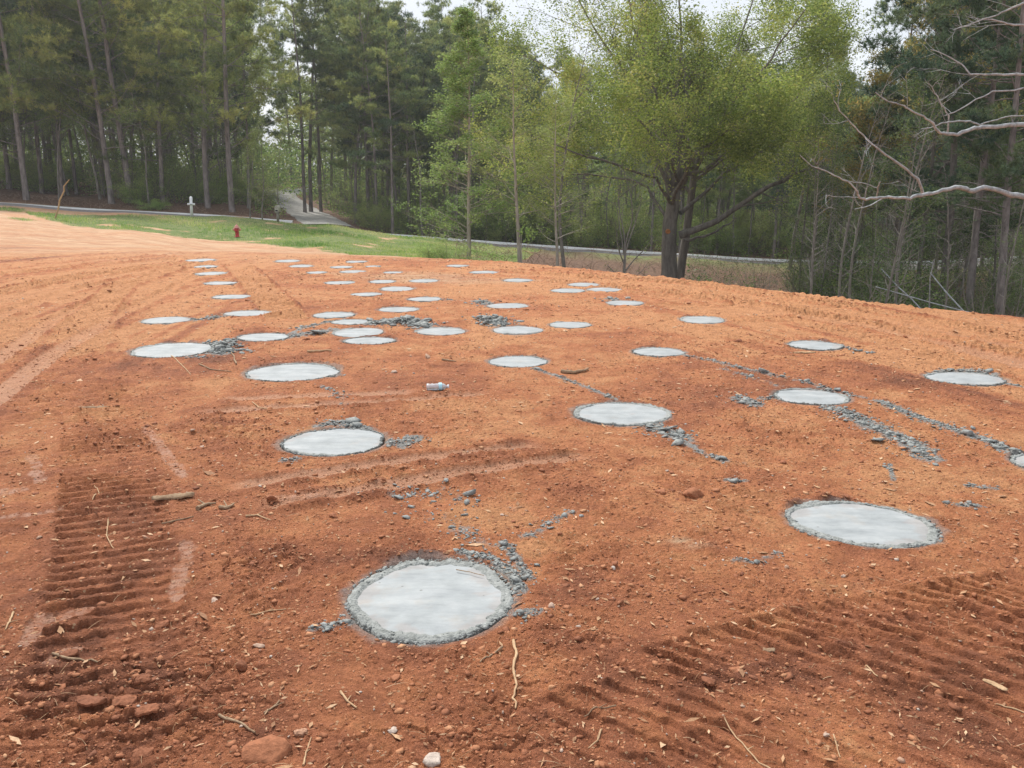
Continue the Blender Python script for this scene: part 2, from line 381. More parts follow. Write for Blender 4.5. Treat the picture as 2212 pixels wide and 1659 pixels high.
# soft patches: survey x,y, world radius x, radius y, weight
def blob(x, y, L):
    r = np.zeros(x.shape)
    for (cx, cy, a, b, wt) in L:
        px, py = G(cx, cy); r = np.maximum(r, wt * np.exp(-(((x - px) / a) ** 2 + ((y - py) / b) ** 2)))
    return r
MOIST = [(470, 905, .42, .38, .95), (560, 960, .5, .3, .9), (250, 950, .30, .4, .9), (540, 1210, .30, .16, 1.0), (250, 1480, .42, .30, 1.0), (400, 1580, .4, .2, .9),
 (430, 1090, .5, .3, .6), (860, 900, .55, .25, .5), (1500, 880, .9, .6, .7), (1250, 1000, .8, .35, .6), (1450, 1050, .9, .3, .55), (930, 1205, .34, .10, .95),
 (1200, 1380, .2, .1, .9), (1500, 1300, .45, .2, .75), (1850, 1240, .4, .14, .6), (1600, 1470, .4, .13, .85), (2000, 1570, .35, .14, .6), (1880, 900, .8, .6, .35), (760, 1060, .5, .2, .55), (600, 600, .8, 1.8, .5),
 (1650, 760, 1.4, 1.3, .35), (640, 780, .45, .2, .7), (1810, 1075, .4, .10, .75), (100, 1500, .3, .3, .45), (1150, 1600, .5, .12, .4), (1700, 950, 1.2, .5, .4)]
LIGHT = [(1050, 1120, .22, .16, 1.0), (1130, 1190, .16, .12, 1.0), (1120, 1240, .12, .06, .9), (700, 1500, .3, .12, .5), (750, 1170, .2, .1, .5), (760, 1560, .14, .06, .8), (300, 580, 3.5, 1.6, .8), (160, 630, 1.5, 1.3, .7),
 (1850, 690, 2.2, 1.4, .75), (1450, 620, 3.5, 1.1, .75), (1080, 860, 1.0, .35, .45), (2150, 900, .9, .7, .6), (1900, 1000, .8, .4, .4), (60, 900, .6, .4, .3), (1320, 820, .7, .35, .4), (2150, 770, 1.2, .8, .7), (1010, 770, 1.6, .9, .35)]
STRAW = [(900, 600, 1.1, .9, .9), (980, 607, 1.2, .6, .8), (800, 592, 1.4, .9, .45), (1140, 606, .7, .6, .4), (1470, 1167, .06, .035, 1.0), (1510, 1180, .10, .05, .35)]
SMEAR = [(GP([(405, 1175), (385, 1290)]), .035), (GP([(315, 925), (355, 975), (395, 1030)]), .035), (GP([(90, 1330), (60, 1390)]), .03), (GP([(70, 985), (85, 1040)]), .03), (GP([(590, 1078), (700, 1066)]), .03),
 (GP([(-20, 1066), (40, 1060)]), .05), (GP([(0, 1120), (120, 1108)]), .03), (GP([(110, 1340), (190, 1320)]), .035), (GP([(560, 884), (720, 878)]), .03), (GP([(110, 1430), (150, 1410)]), .03), (GP([(1100, 1100), (1110, 1100)]), .02)]
SPILL = [  # points, half width (m), amount, label
 ([(1150, 796), (1210, 815), (1270, 838), (1330, 865)], .030, 1.0, 'thin dotted trail of spilled concrete joining two oval footings in the centre'),
 ([(1370, 912), (1410, 922), (1455, 940), (1480, 950)], .075, 1.5, 'thick crust of mortar sliding off the lower right of the large centre right footing'),
 ([(1480, 955), (1520, 982), (1562, 994)], .045, .8, 'broken grey crumbs ending the crust below the large centre right footing'),
 ([(1795, 882), (1840, 898), (1880, 918), (1930, 940), (1975, 962), (2005, 990)], .085, 1.4, 'wide ragged spill of concrete running down from the bright right footing'),
 ([(1478, 768), (1560, 786), (1640, 806), (1720, 824), (1800, 845), (1868, 860)], .050, .7, 'upper part of the long broken trail of spilled concrete on the right'),
 ([(1895, 868), (1960, 893), (2050, 925), (2130, 950), (2212, 988)], .055, 1.5, 'lower part of the long trail of spilled concrete reaching the right edge'),
 ([(1560, 797), (1620, 817), (1690, 838)], .045, .6, 'short faint grey trail parallel to the long broken one'),
 ([(1600, 862), (1628, 872)], .085, 1.6, 'small mound of grey mortar left of the bright right footing'),
 ([(1640, 862), (1690, 860)], .045, .8, 'grey crumbs between the small mortar mound and the bright footing'),
 ([(440, 745), (475, 750), (482, 765)], .12, 2.2, 'heap of grey mortar crumbs at the right edge of the large left footing'),
 ([(470, 742), (500, 740), (517, 733)], .07, 1.2, 'grey spill band linking the large left footing with the oval one behind'),
 ([(410, 772), (440, 775)], .06, .7, 'flat cement stain and crumbs below the large left footing'),
 ([(628, 728), (665, 722), (720, 714)], .10, 1.1, 'broad dusty grey spill between the oval footing and the tight cluster'),
 ([(628, 722), (660, 706), (720, 694)], .06, .9, 'narrow upper spill between the oval footing and the tight cluster'),
 ([(800, 700), (850, 697), (880, 691), (915, 706)], .13, 2.4, 'thick bank of grey mortar behind the white footing right of the cluster'),
 ([(412, 692), (445, 689), (480, 684)], .09, .9, 'grey spill between the two far left footings'),
 ([(1050, 686), (1062, 694), (1078, 703)], .13, 2.0, 'tail of grey mortar curling away from a centre footing'),
 ([(1035, 651), (1050, 657)], .12, 1.2, 'small pile of grey mortar at the left end of a far centre footing'),
 ([(950, 647), (990, 650), (1025, 652)], .07, .6, 'dotted grey trail between two far centre footings'),
 ([(1315, 645), (1335, 650)], .10, .8, 'grey crumbs at the upper left of the footing below the group of three'),
 ([(2030, 803), (2080, 800), (2140, 812)], .08, 1.0, 'grey crust along the rear edge of the rightmost upper footing'),
 ([(2160, 826), (2215, 838)], .05, .8, 'grey trail leaving the rightmost upper footing towards the right edge'),
 ([(1820, 750), (1880, 762)], .07, .4, 'faint cement stain right of the footing with the plank'),
 ([(1000, 1195), (1060, 1210), (1110, 1245), (1125, 1275)], .035, 1.6, 'lumpy grey mortar clinging behind the nearest footing'),
 ([(1090, 1175), (1120, 1215), (1145, 1250)], .035, .9, 'smear of wet cement fanning out behind the nearest footing'),
 ([(930, 1115), (1000, 1150), (1070, 1180)], .10, .45, 'scattered grey spatter left of the pale clay patch behind the nearest footing'),
 ([(1130, 1160), (1160, 1150), (1180, 1130), (1240, 1105)], .035, .6, 'grey spatter right of the pale clay patch behind the nearest footing'),
 ([(850, 1075), (960, 1060), (1000, 1090)], .12, .35, 'sparse grey flecks between the ruts and the nearest footing'),
 ([(675, 1362), (735, 1352), (765, 1345)], .030, .9, 'small grey lumps left of the nearest footing'),
 ([(1115, 1330), (1160, 1325)], .03, .9, 'grey mortar tongue off the right side of the nearest footing'),
 ([(840, 955), (870, 962), (895, 945)], .06, 1.3, 'grey crumbs off the right end of the large footing beside the ruts'),
 ([(690, 920), (730, 912), (790, 930)], .06, 1.3, 'grey crumbs piled behind the large footing beside the ruts'),
 ([(615, 995), (640, 992)], .04, .9, 'small grey clump at the lower left of the large footing beside the ruts'),
 ([(690, 835), (735, 850), (745, 880)], .05, .5, 'few grey drips below the footing with the broken soil lip'),
 ([(660, 820), (730, 812)], .05, 1.0, 'grey crumbs at the lower right edge of the footing with the broken soil lip'),
 ([(1570, 1037), (1610, 1039)], .025, 1.0, 'small isolated grey splash between the two big right footings'),
 ([(2070, 1090), (2110, 1093)], .035, 1.2, 'isolated grey splash right of the big tilted footing'),
 ([(2090, 1048), (2150, 1055)], .03, .8, 'smaller grey splash above the one right of the tilted footing'),
 ([(1922, 1002), (1930, 1035)], .015, 1.2, 'short straight grey streak above the big tilted footing'),
 ([(1590, 1213), (1640, 1215), (1680, 1192)], .03, .7, 'thin grey flecks left of and below the big tilted footing'),
]
SPW = [(GP(p), hw, am, lb) for p, hw, am, lb in SPILL]
GRASS_NEAR = ([-200, 60, 90, 250, 500, 700, 830, 900, 1000, 1060, 1200], [60, 60, 44, 37, 39.5, 32, 26, 21, 20, 24, 60])
def grass_mask(x, y):
    Y = np.maximum(y, 1); xd = CX + F1 * x / Y * .9935
    ny = np.interp(xd, *GRASS_NEAR) + 2.2 * fbm(x * .35, y * .35, 4, 91) + 1.2 * fbm(x * 1.6, y * 1.6, 3, 92)
    far = np.interp(xd, [0, 150, 350, 500, 3000], [47, 47, 49, 53.2, 53.4]) + .5 * fbm(x, y, 3, 93)
    g = sst(-.6, .6, Y - ny) * sst(.3, -.3, Y - far)
    tuft = np.exp(-(((xd - 70) / 28) ** 2 + ((Y - 40.5) / 1.0) ** 2)) * 1.3
    strip = sst(46.5, 47.5, Y) * sst(50.8, 50.2, Y) * sst(95, 60, xd)
    g = g * sst(-.52, -.30, fbm(x * .9, y * .9, 4, 94) - .25 * sst(2.5, 0, Y - ny))
    return np.clip(np.maximum(np.maximum(g, np.clip(tuft, 0, 1) ** 2), strip), 0, 1)
DRV = [(XW(716, 59), 59.0), (XW(684, 66), 66), (XW(645, 77), 77), (XW(612, 90), 90), (XW(600, 102), 102), (XW(640, 114), 114), (XW(700, 122), 122)]
ROADY0, ROADY1 = 54.3, 58.9
def offroad(x, y):                               # roughness allowed away from road and driveway
    S, T, d, tot = poly_st(x, y, DRV)
    return sst(1.8, 3.0, d) * np.clip(np.maximum(sst(53.9, 53.0, y), sst(59.3, 60.5, y)), 0, 1)

def ground(x, y, masks=False):
    shp = x.shape; x = x.ravel(); y = y.ravel()
    z = base(x, y); r = np.hypot(x, y); cy_ = crestY(x, y)
    pad = sst(1.5, -1.5, y - cy_ - 3) * sst(70, 60, r)
    far = (y > 17)
    z = z + (0.10 * fbm(x * .22, y * .22, 3, 11) * sst(16, 30, y) + .05 * fbm(x * 1.1, y * 1.1, 3, 12) * sst(18, 30, y)) * offroad(x, y)
    z = z + .5 * fbm(x * .12, y * .12, 3, 13) * sst(61, 72, y) * offroad(x, y)
    z = z + .10 * fbm(x * 2.2, y * 2.2, 3, 14) * sst(1, 4, y - cy_) * sst(40, 30, y) * (x > 0)
    n = r < 26; X = x[n]; Y = y[n]
    m1 = np.zeros((x.size, 4)); m2 = np.zeros((x.size, 4)); m1[:, 3] = 1; m2[:, 3] = 1
    n54 = fbm(X * 25, Y * 25, 2, 54); n55 = fbm(X * 9, Y * 9, 3, 55)
    # --- pad detail
    near = sst(14, 5, Y)
    mo = blob(X, Y, MOIST); li = blob(X, Y, LIGHT)
    big = fbm(X * .9, Y * .9, 4, 21); mid = fbm(X * 3.1, Y * 3.1, 4, 22)
    wx = X + .02 * fbm(X * 9, Y * 9, 2, 23); wy = Y + .02 * fbm(X * 9 + 5, Y * 9, 2, 24)
    mo = np.clip(mo * (.75 + .9 * fbm(X * 4.5, Y * 4.5, 4, 29, .6)) + .35 * mo * fbm(X * 17, Y * 17, 3, 30, .6), 0, 1)
    rough = np.clip(.55 + .6 * mo - .35 * li + .75 * fbm(X * 1.7, Y * 1.7, 3, 25) + .3 * fbm(X * 7, Y * 7, 2, 36), .08, 1.5)
    h = .012 * big + .006 * mid
    f1, f2, ci = cellf(wx * 11, wy * 11, 31); lump = np.clip(.62 - f1, 0, 1) * (ci > .62) * ci
    g1, g2, gi = cellf(wx * 27, wy * 27, 32); lump2 = np.clip(.6 - g1, 0, 1) * (gi > .45) * gi
    q1, q2, qi = cellf(wx * 62, wy * 62, 33); lump3 = np.clip(.6 - q1, 0, 1) * (qi > .4)
    e1, e2, ei = cellf(wx * 6.5 + 9, wy * 5, 131); h += rough * sst(4, 9, Y) * .030 * np.clip(.6 - e1, 0, 1) * (ei > .5) * ei
    k1, k2, ki = cellf(wx * 20 + 2, wy * 26, 34); pl = sst(.03, .22, k2 - k1) * ki * (fbm(X * 2.6, Y * 2.6, 3, 35) > -.1)
    h += rough * (.022 * lump * (1 + .5 * mo) + .016 * lump2 + .0065 * lump3 + .008 * pl + .006 * fbm(X * 14, Y * 14, 4, 26, .65) + .0042 * fbm(X * 55, Y * 55, 3, 27, .65))
    moist_shade = np.clip((.22 * sst(11, 3, Y) + .19 + .36 * mo - .42 * li) + .44 * big + .38 * mid + .30 * fbm(X * 12, Y * 12, 4, 28, .65), 0, 1)
    moist_shade = np.clip(moist_shade + .22 * rough * (gi - .55) * (lump2 > .1) + .18 * (ci - .8) * (lump > .15), 0, 1)
    smear = np.zeros(X.shape)
    for pl_, am_ in ((GP([(1090, 585), (1500, 612), (1850, 665), (2300, 745)]), sst(1250, 1700, CX + F1 * X / Y) * sst(8, 11, Y + .0035 * F1 * X / Y)), (GP([(-300, 700), (-50, 640), (150, 600), (300, 580), (470, 558)]), sst(650, 350, CX + F1 * X / Y) * sst(6, 9, Y))):
        S, T, d, tot = poly_st(X, Y, pl_); st = .6 * fbm(T * 2.6 + .1 * big, S * .16, 3, 37, .6) + .55 * fbm(T * 8.5, S * .3, 3, 39, .6)
        moist_shade = np.clip(moist_shade + am_ * (1.25 * st - .06 + .35 * fbm(T * 20, S * 4, 3, 38, .7)), 0, 1); h += am_ * .022 * st  # far streak relief too fine for the mesh; its shading put into soil colour
    S, T, d, tot = poly_st(X, Y, GP([(1478, 1488), (1560, 1462), (1660, 1430), (1740, 1412), (1835, 1395)]))
    bl = np.exp(-(T / (.030 + .012 * n55)) ** 2) * sst(-.08, .02, S) * sst(tot + .08, tot, S) * (.6 + .8 * n54); h += .040 * np.clip(bl, 0, 1.3); moist_shade = np.clip(moist_shade + .3 * np.clip(bl, 0, 1), 0, 1)
    # disturbed clods, lower left
    cl = blob(X, Y, [(230, 1510, .42, .28, 1.0), (560, 1215, .2, .14, .7), (480, 930, .35, .3, .8), (1600, 1450, .3, .07, .6), (900, 1600, .4, .1, .4)])
    c1, c2, cc = cellf(wx * 9 + 3, wy * 15, 41); plate = sst(.02, .16, c2 - c1) * (.3 + .7 * cc)
    h += cl * (.040 * plate - .014) + cl * .01 * fbm(X * 20, Y * 20, 4, 42, .6)
    moist_shade = np.clip(moist_shade + cl * (.12 - .4 * plate * (cc > .6)), 0, 1)
    wob = .10 * fbm(X * 2, Y * 2, 2, 51) + .012 * fbm(X * 11, Y * 11, 3, 52)
    fade = np.clip(.82 + 1.3 * fbm(X * 2.3, Y * 2.3, 4, 53), .42, 1.15); n56 = fbm(X * 7, Y * 7, 3, 56); n61 = fbm(X * 14, Y * 14, 3, 61); n62 = fbm(X * 22, Y * 22, 4, 62, .65)
    for i_, (pts, wd, pitch, dep, skew, sty) in enumerate(TRK):
        dep = dep * 1.4 * (1 + .9 * sst(7, 11, Y)); S, T, d, tot = poly_st(X, Y, pts); sel = d < wd
        if not sel.any(): continue
        end = sst(-.05, .15, S + .3 * wob) * sst(tot + .05, tot - .15, S)
        edge = sst(wd * .54, wd * .46, np.abs(T) + .15 * wob) * end
        if sty == 'bar':
            ph = (S + skew * T + .35 * wob * pitch / .09 * .3 + .012 * n55) / pitch; tri = np.abs((ph % 1) * 2 - 1)
            bar = sst(.40, .64, tri + .26 * n54 + .22 * n55)
            hh = -.35 * dep + dep * bar * fade
            berm = np.exp(-((np.abs(T) - wd * .53) / .035) ** 2) * end * (.5 + .9 * n55)
            h = h * (1 - .5 * edge) + edge * hh + .9 * dep * np.clip(berm, 0, 2)
            moist_shade = np.clip(moist_shade + edge * (.10 * (1 - bar)) - .5 * edge * sst(7, 11, Y) + .6 * np.clip(berm, 0, 1) * sst(7, 11, Y), 0, 1)  # ridge shade put into the colour: gaps between bars and far berms darker
        else:
            gr = .5 + .5 * np.cos(T / wd * 6.283 * 3.5)
            hh = -dep * .35 - .005 * gr + .003 * (np.abs((S / .045 % 1) * 2 - 1) > .7)
            berm = np.exp(-((np.abs(T) - wd * .62) / .04) ** 2) * end * np.clip(.6 + 1.1 * n56, 0, 2)
            h = h * (1 - .85 * edge) + edge * hh + .8 * dep * berm
            moist_shade = np.clip(moist_shade * (1 - .75 * edge) + .18 * np.clip(berm, 0, 1) * sst(12, 5, Y), 0, 1); smear = np.maximum(smear, .6 * edge * sst(12, 5, Y))
    for pts, wd in SMEAR:
        S, T, d, tot = poly_st(X, Y, pts); e = sst(wd * 1.15, wd * .75, d + .025 * n61)
        rib = sst(.15, .4, np.abs((S / .055 + .4 * n54) % 1 * 2 - 1)); h = h * (1 - .85 * e) + .003 * e * rib; smear = np.maximum(smear, e * (.35 + .65 * rib) * np.clip(.75 + 1.2 * n62, 0, 1))
    cem = np.zeros(X.shape)
    for pts, hw, am, _ in SPW:
        S, T, d, tot = poly_st(X, Y, pts); sel = d < hw * 2.2
        if not sel.any(): continue
        e = np.exp(-(d / (hw * 1.0)) ** 2); v = e * min(am, 1.3) + .55 * n62 - .42
        cem = np.maximum(cem, np.clip(v * 3.0, 0, 1) * (e > .06))
    for i, (px, py, rx, ry, rot) in enumerate(PW):
        sel = np.abs(X - px) < rx * 2.2; sel &= np.abs(Y - py) < ry * 2.2
        if not sel.any(): continue
        c, s = math.cos(rot), math.sin(rot); ax = X[sel] - px; ay = Y[sel] - py
        q = np.hypot((ax * c + ay * s) / rx, (-ax * s + ay * c) / ry); ang = np.arctan2(ay, ax)
        lip = np.exp(-((q - 1.14) / .07) ** 2) * np.clip(.4 + .9 * fbm(X[sel] * 8, Y[sel] * 8, 3, 63), 0, 1.5) * (.35 + .65 * np.clip(np.sin(ang), 0, 1))
        hs = h[sel] * (1 - .8 * sst(1.3, 1.05, q)); hs = hs + .028 * lip * (2.0 if i in (9, 48) else .9)
        hs = np.where(q < 1.04, np.minimum(hs, 0) - .05 * sst(1.04, .9, q), hs)
        h[sel] = hs; moist_shade[sel] = np.clip(moist_shade[sel] + .5 * lip, 0, 1)
        cem[sel] = np.maximum(cem[sel], .55 * sst(1.16, 1.03, q + .12 * fbm(X[sel] * 12, Y[sel] * 12, 3, 64)))
    h += cem * .004 * (1 + fbm(X * 50, Y * 50, 3, 65))
    zz = z.copy(); zz[n] += h * pad[n] * sst(26, 22, r[n])
    if not masks: return zz.reshape(shp)
    m1[n, 0] = moist_shade; m1[n, 2] = smear; m2[n, 2] = cem * pad[n]
    m1[n, 1] = np.clip(blob(X, Y, STRAW) * 1.1 + .45 * fbm(X * 5, Y * 5, 4, 71, .6) - .25, 0, 1)
    # --- far zones
    xd = CX + F1 * x / np.maximum(y, 1) * .9935
    tan = sst(16.5, 24, y + 2.5 * fbm(x * .5, y * .8, 3, 72)) * sst(1150, 850, xd) * np.clip(.75 + .6 * fbm(x * .8, y * 2.2, 4, 73), 0, 1)
    m1[:, 1] = np.maximum(m1[:, 1], tan)
    m1[~n, 0] = np.clip(.25 + .5 * fbm(x[~n] * .4, y[~n] * 1.2, 4, 74), 0, 1)
    m2[:, 0] = grass_mask(x, y)
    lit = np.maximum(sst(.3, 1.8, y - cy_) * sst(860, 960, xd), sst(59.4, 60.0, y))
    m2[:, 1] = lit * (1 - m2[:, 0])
    verge = sst(47, 52, y) * (1 - sst(53.6, 54.2, y)) * sst(900, 1000, xd)
    m2[:, 0] = np.maximum(m2[:, 0], np.clip(verge * (.55 + .6 * fbm(x * 1.5, y * 1.5, 3, 75)), 0, 1))
    return zz.reshape(shp), m1, m2
def gz(x, y):
    if y > 26:
        x = np.array([float(x)]); y = np.array([float(y)]); z = base(x, y); o_ = offroad(x, y)
        z = z + (0.10 * fbm(x * .22, y * .22, 3, 11) * sst(16, 30, y) + .05 * fbm(x * 1.1, y * 1.1, 3, 12) * sst(18, 30, y)) * o_ + .5 * fbm(x * .12, y * .12, 3, 13) * sst(61, 72, y) * o_
        return float(z[0])
    return float(ground(np.array([float(x)]), np.array([float(y)]))[0])
def gza(x, y): return ground(np.asarray(x, float), np.asarray(y, float))

# ground sheet: polar grid, finer near the place where people stand
rr = [0.55]
while rr[-1] < 26: rr.append(rr[-1] * (1 + min(max(1.15 * rr[-1] / 1376, .0019), .0062)))
while rr[-1] < 75: rr.append(rr[-1] * 1.012)
while rr[-1] < 3000: rr.append(rr[-1] * 1.06)
rr = np.array(rr); A1 = math.radians(35.5)
aa = np.concatenate([np.linspace(-math.pi, -A1, 70)[:-1], np.linspace(-A1, A1, 960), np.linspace(A1, math.pi, 70)[1:-1]])
AA, RR = np.meshgrid(aa, rr); GX = RR * np.sin(AA); GY = RR * np.cos(AA)
GZ, m1, m2 = ground(GX, GY, True)
nr, na = GX.shape
V = np.stack([GX.ravel(), GY.ravel(), GZ.ravel()], 1)
i = np.arange(nr - 1)[:, None] * na; j = np.arange(na)[None, :]; jn = (j + 1) % na
Fq = np.stack([i + j, i + na + j, i + na + jn, i + jn], -1).reshape(-1, 4)
mb = MB(); mb.add(np.vstack([V, [[0, 0, 0]]]), Fq); cidx = nr * na
mb.f.append(np.stack([np.full(na, cidx), np.arange(na), (np.arange(na) + 1) % na], 1))
m, n, b = newmat('clay_soil'); P = wpos(n)
def attr(nm):
    a = n.nodes.new('ShaderNodeAttribute'); a.attribute_name = nm; s = n.nodes.new('ShaderNodeSeparateColor'); n.links.new(a.outputs['Color'], s.inputs[0]); return s
s1 = attr('m1'); s2 = attr('m2')
tA, rA = noise_col(n, [(0.60, 0.57, 0.55), (1, 1, 1), (1.35, 1.4, 1.45)], 45, 6, P, .75)
tB, rB = noise_col(n, [(0.82, 0.80, 0.78), (1, 1, 1), (1.14, 1.16, 1.2)], 6, 5, P, .6)
fm = math_(n, 'ADD', s1.outputs[0], math_(n, 'MULTIPLY', math_(n, 'SUBTRACT', tA.outputs['Fac'], .5), .6), True)
rm = n.nodes.new('ShaderNodeValToRGB'); n.links.new(fm, rm.inputs[0])
for p_, c_ in ((0, (0.56, 0.262, 0.118)), (.3, (0.475, 0.183, 0.079)), (.62, (0.365, 0.131, 0.061)), (1, (0.215, 0.080, 0.042))):
    e = rm.color_ramp.elements[0] if p_ == 0 else (rm.color_ramp.elements[-1] if p_ == 1 else rm.color_ramp.elements.new(p_)); e.position = p_; e.color = (*c_, 1)
col = mixc(n, 1.0, rm.outputs[0], rA.outputs[0], 'MULTIPLY'); col = mixc(n, 1.0, col, rB.outputs[0], 'MULTIPLY')
mT = n.nodes.new('ShaderNodeMapping'); mT.inputs['Scale'].default_value = (.28, 1.1, 1); n.links.new(P, mT.inputs[0])
tT, rT = noise_col(n, [(0.30, 0.16, 0.10), (0.52, 0.32, 0.19), (0.60, 0.40, 0.25), (0.72, 0.53, 0.35)], 4, 9, mT.outputs[0], .8, [.36, .46, .54, .66])
col = mixc(n, s1.outputs[1], col, rT.outputs[0])
col = mixc(n, math_(n, 'MULTIPLY', s1.outputs[2], .85), col, (0.52, 0.27, 0.175))
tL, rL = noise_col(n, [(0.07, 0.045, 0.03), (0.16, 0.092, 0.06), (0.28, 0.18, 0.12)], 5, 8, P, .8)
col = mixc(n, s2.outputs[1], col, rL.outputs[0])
tG, rG = noise_col(n, [(0.07, 0.11, 0.03), (0.15, 0.20, 0.06), (0.30, 0.27, 0.12)], 4, 7, P, .7)
col = mixc(n, s2.outputs[0], col, rG.outputs[0])
tC, rC = noise_col(n, [(0.16, 0.18, 0.17), (0.28, 0.30, 0.29), (0.40, 0.42, 0.41)], 60, 5, P, .7)
col = mixc(n, math_(n, 'MULTIPLY', s2.outputs[2], .9), col, rC.outputs[0])
# pale straw flecks and grit, lying everywhere
vo = n.nodes.new('ShaderNodeTexVoronoi'); vo.inputs['Scale'].default_value = 55; n.links.new(P, vo.inputs['Vector'])
vc = n.nodes.new('ShaderNodeSeparateColor'); n.links.new(vo.outputs['Color'], vc.inputs[0])
fl = math_(n, 'MULTIPLY', math_(n, 'GREATER_THAN', vc.outputs[0], .93), math_(n, 'LESS_THAN', vo.outputs['Distance'], .28))
col = mixc(n, math_(n, 'MULTIPLY', fl, .6), col, (0.62, 0.42, 0.25))
n.links.new(col, b.inputs['Base Color'])
ro = math_(n, 'SUBTRACT', .93, math_(n, 'MULTIPLY', s1.outputs[2], .42)); n.links.new(ro, b.inputs['Roughness'])
t1 = n.nodes.new('ShaderNodeTexNoise'); t1.inputs['Scale'].default_value = 110; t1.inputs['Detail'].default_value = 6; t1.inputs['Roughness'].default_value = .75; n.links.new(P, t1.inputs['Vector'])
bn = bump(n, b, t1.outputs['Fac'], .015, 1.0)
t2 = n.nodes.new('ShaderNodeTexNoise'); t2.inputs['Scale'].default_value = 26; t2.inputs['Detail'].default_value = 5; t2.inputs['Roughness'].default_value = .7; n.links.new(P, t2.inputs['Vector'])
bump(n, b, t2.outputs['Fac'], .034, .9, bn)
M['clay'] = m
go = mb.build('ground', m, smooth=True); struct(go)
for nm, arr in (('m1', m1), ('m2', m2)):
    arr = np.vstack([arr, arr[-1:]]); at = go.data.attributes.new(nm, 'FLOAT_COLOR', 'POINT'); at.data.foreach_set('color', arr.astype(np.float32).ravel())
del V, Fq, GX, GY, RR, AA, m1, m2, mb

# road, kerb line, driveway
def ribbon(name, pts, wd, mat, lift, seg=1.0, edge=0):
    mb = MB(); P_ = []
    for i in range(len(pts) - 1):
        k = max(1, int(math.dist(pts[i], pts[i + 1]) / seg))
        for q in range(k): t = q / k; P_.append((pts[i][0] * (1 - t) + pts[i + 1][0] * t, pts[i][1] * (1 - t) + pts[i + 1][1] * t))
    P_.append(pts[-1]); P_ = np.array(P_); ker = 9
    Pp = np.vstack([np.repeat(P_[:1], ker, 0), P_, np.repeat(P_[-1:], ker, 0)])
    P_ = np.stack([np.convolve(Pp[:, c], np.ones(2 * ker + 1) / (2 * ker + 1), 'valid') for c in (0, 1)], 1)
    t = np.gradient(P_, axis=0); t /= np.linalg.norm(t, axis=1)[:, None]; nn = np.stack([-t[:, 1], t[:, 0]], 1)
    K = 9; vs = []
    for k in range(K):
        o = (k / (K - 1) - .5) * wd + (edge * fbm(P_[:, 0] * 1.5 + k, P_[:, 1] * 1.5, 3, 81) if k in (0, K - 1) else 0)
        q = P_ + nn * np.reshape(o, (-1, 1)); z = ground(q[:, 0], q[:, 1]) + lift + (0 if 0 < k < K - 1 else -lift * 1.4) + .03 * (1 - (2 * k / (K - 1) - 1) ** 2)
        vs.append(np.column_stack([q, z]))
    vs = np.stack(vs, 1).reshape(-1, 3); i = np.arange(len(P_) - 1)[:, None] * K; j = np.arange(K - 1)[None]
    mb.add(vs, np.stack([i + j, i + K + j, i + K + j + 1, i + j + 1], -1).reshape(-1, 4)); return struct(mb.build(name, mat, smooth=True))
m, n, b = newmat('asphalt'); t, r = noise_col(n, [(0.17, 0.155, 0.15), (0.24, 0.22, 0.21), (0.30, 0.28, 0.27)], 3, 7, wpos(n), .7); n.links.new(r.outputs[0], b.inputs['Base Color'])
ribbon('road', [(-110, (ROADY0 + ROADY1) / 2), (-40, (ROADY0 + ROADY1) / 2), (60, (ROADY0 + ROADY1) / 2), (130, (ROADY0 + ROADY1) / 2)], ROADY1 - ROADY0, m, .04)
m, n, b = newmat('gravel'); p_ = wpos(n)
t, r = noise_col(n, [(0.16, 0.155, 0.14), (0.34, 0.33, 0.31), (0.58, 0.57, 0.545)], 14, 8, p_, .85)
t5, r5 = noise_col(n, [(0.45, .44, .41), (1, 1, 1), (1.25, 1.25, 1.24)], 1.5, 7, p_, .75)
n.links.new(mixc(n, 1.0, r.outputs[0], r5.outputs[0], 'MULTIPLY'), b.inputs['Base Color']); bump(n, b, t.outputs['Fac'], .05)
M['gravel'] = m; ribbon('driveway', DRV, 3.8, m, .05, .6, .25)
m, n, b = newmat('kerb_concrete'); t, r = noise_col(n, [(0.60, 0.60, 0.58), (0.80, 0.80, 0.78)], 2, 7, wpos(n), .75); n.links.new(r.outputs[0], b.inputs['Base Color'])
kb = MB(); xs = np.arange(-90, 90, .8)
def kerb_piece(xs):
    z = ground(xs, np.full(xs.shape, 59.1)); zs = np.convolve(np.pad(z, 4, mode='edge'), np.ones(9) / 9, 'valid') ; pr = [(58.92, -.05), (58.94, .09), (59.02, .11), (59.28, .11), (59.34, -.05)]
    vs = np.array([[(x, yy, zz + o) for yy, o in pr] for x, zz in zip(xs, zs)]).reshape(-1, 3); K = len(pr)
    i = np.arange(len(xs) - 1)[:, None] * K; j = np.arange(K - 1)[None]; kb.add(vs, np.stack([i + j, i + j + 1, i + K + j + 1, i + K + j], -1).reshape(-1, 4))
gap0, gap1 = XW(640, 59), XW(790, 59)
kerb_piece(xs[xs < gap0]); kerb_piece(xs[xs > gap1])
struct(kb.build('kerb', m))
